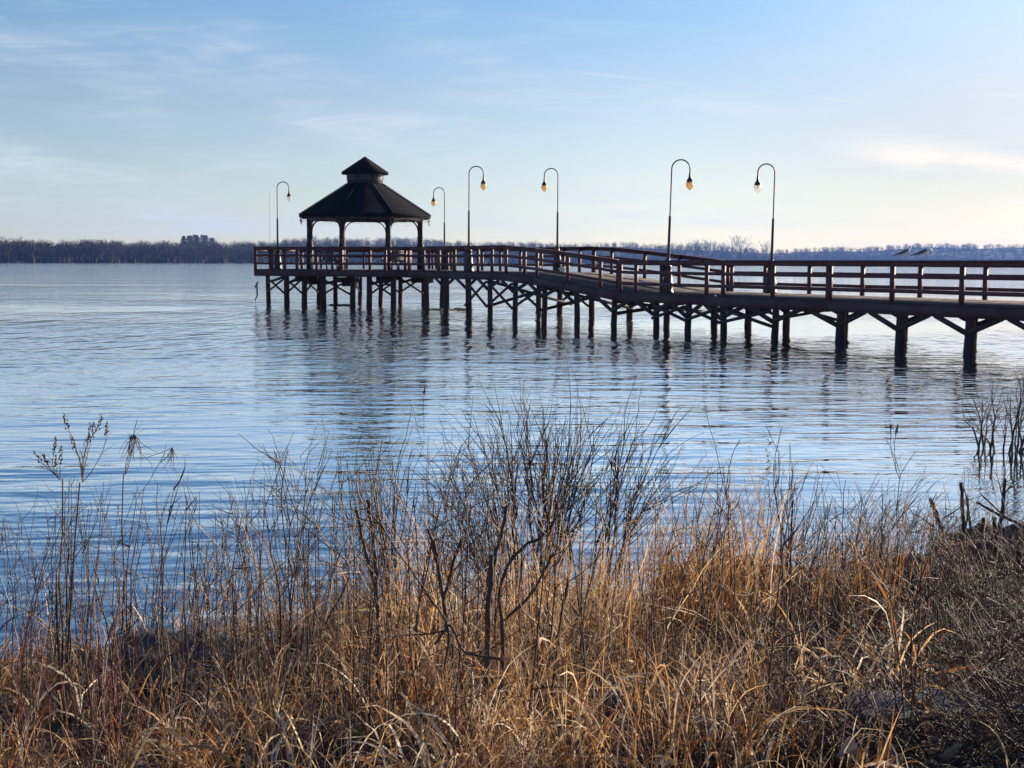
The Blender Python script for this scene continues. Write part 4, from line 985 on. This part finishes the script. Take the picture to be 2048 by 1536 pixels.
# spiky drooping tufts on the two left weeds
S_ = Stems(140); g = S_.g
for k in range(16):
    a = P(266+g.normal()*3,872+g.normal()*2,5.2); c = a+np.array([g.normal()*.05, g.normal()*.03, -g.uniform(.06,.12)]); S_.stem(a,c,.0018,.0006,.05)
for k in range(8):
    a = P(345,895,5.4); c = a+np.array([g.normal()*.02-.01, g.normal()*.02, -g.uniform(.06,.11)]); S_.stem(a,c,.0018,.0006,.04)
S_.stem(P(268,915,5.3),P(345,896,5.4),.001,.0014,.06)
o = S_.mesh(4).build('drooping_spikes', M['twig']); tag(o, 'dark drooping spikes on top of the tall thin weeds at the left', 'weed tuft')
# red dogwood shoots bottom left
S_ = Stems(150); g = S_.g
for k in range(34):
    u = g.uniform(40,330) if k<28 else g.uniform(-60,60); a = gp(u,4.35+g.normal()*.25); c = P(u+g.normal()*45, g.uniform(1150,1400), 4.5+g.normal()*.2); q = S_.stem(a,c,.0028,.0012,.03); S_.side(q,2,(.05,.15),.0013,1.1)
plant('red_shrub', 'dark red twigs of a low shrub at the bottom left corner', 'shrub', M['redtwig'], S_)
# curled dead leaves
def leaf(p, sz, ang, tilt, m, label, group, cur=.5, seed=0):
    g = np.random.default_rng(seed); n = 9; V = []; Fc = []
    for i in range(n):
        t = i/(n-1); w_ = .42*math.sin(math.pi*min(t*1.04,1))**.8*(1+.22*g.normal()*(0<i<n-1))
        for j in range(-3,4):
            s = j/3; wv = w_*(1+.25*math.sin(t*17+j))
            V.append(((t-.5), s*wv*.8, cur*(s*s*w_*.9)+cur*.35*math.sin(t*4+seed)+.05*g.normal()))
    V = np.array(V)*sz; Fc = [[i*7+j,i*7+j+1,(i+1)*7+j+1,(i+1)*7+j] for i in range(n-1) for j in range(6)]
    Rm = np.array((Matrix.Rotation(ang,3,'Z')@Matrix.Rotation(tilt,3,'X')@Matrix.Rotation(tilt*.7,3,'Y')))
    o = MB().add(V@Rm.T, Fc).build('fallen_leaf', m, smooth=True); o.location = p; tag(o, label, 'leaf', group); return o
for k,(u,v,d,s,l) in enumerate([(1700,1520,3.95,.12,'large torn pale leaf on the ground at the bottom right of centre'),(1775,1508,4.1,.10,'pale leaf just below the squared stone block'),(1900,1505,4.15,.11,'bright crumpled pale leaf below the long low stone block'),
    (1868,1480,4.3,.06,'small pale leaf leaning on the long low stone block'),(1935,1500,4.2,.06,'small pale leaf right of the bright crumpled one')]):
    p = P(u,v,d); p[2] = max(p[2], float(gz(p[0],d))+.03); leaf(p, s*.75, k*1.3, .25, M['litter'], l, None, .9, seed=k)
g = np.random.default_rng(77)
for k in range(46):
    y = g.uniform(3.4,5.0); x = g.uniform(.3,2.3) if k%3 else g.uniform(-1.8,2.3); leaf((x,y,float(gz(x,y))+g.uniform(.02,.06)), g.uniform(.04,.085), g.uniform(0,6.28), g.normal()*.6, M['leaf'], 'curled brown dead leaf among the grass at the bottom of the picture', 'dead leaves on the ground', seed=k+20)
for k,(u,v) in enumerate([(1398,1098),(1385,1125),(1372,1150),(1375,1165),(1340,1195)]):
    o = leaf(P(u,v,6.2), .055, k, 1.3, M['leaf'], 'dark curled leaf hanging on the drooping twig above the brown boulder', 'hanging leaves above the boulder', 1.2, seed=k+90); o.name = 'hanging_leaf'
cutstem([([(1300,1215,6.2),(1345,1160,6.2),(1385,1120,6.2),(1410,1090,6.2)], .003,.0015)], 0, 'thin twig carrying curled hanging leaves above the brown boulder', 161, 'leafy_twig', 'twig', 'twig')
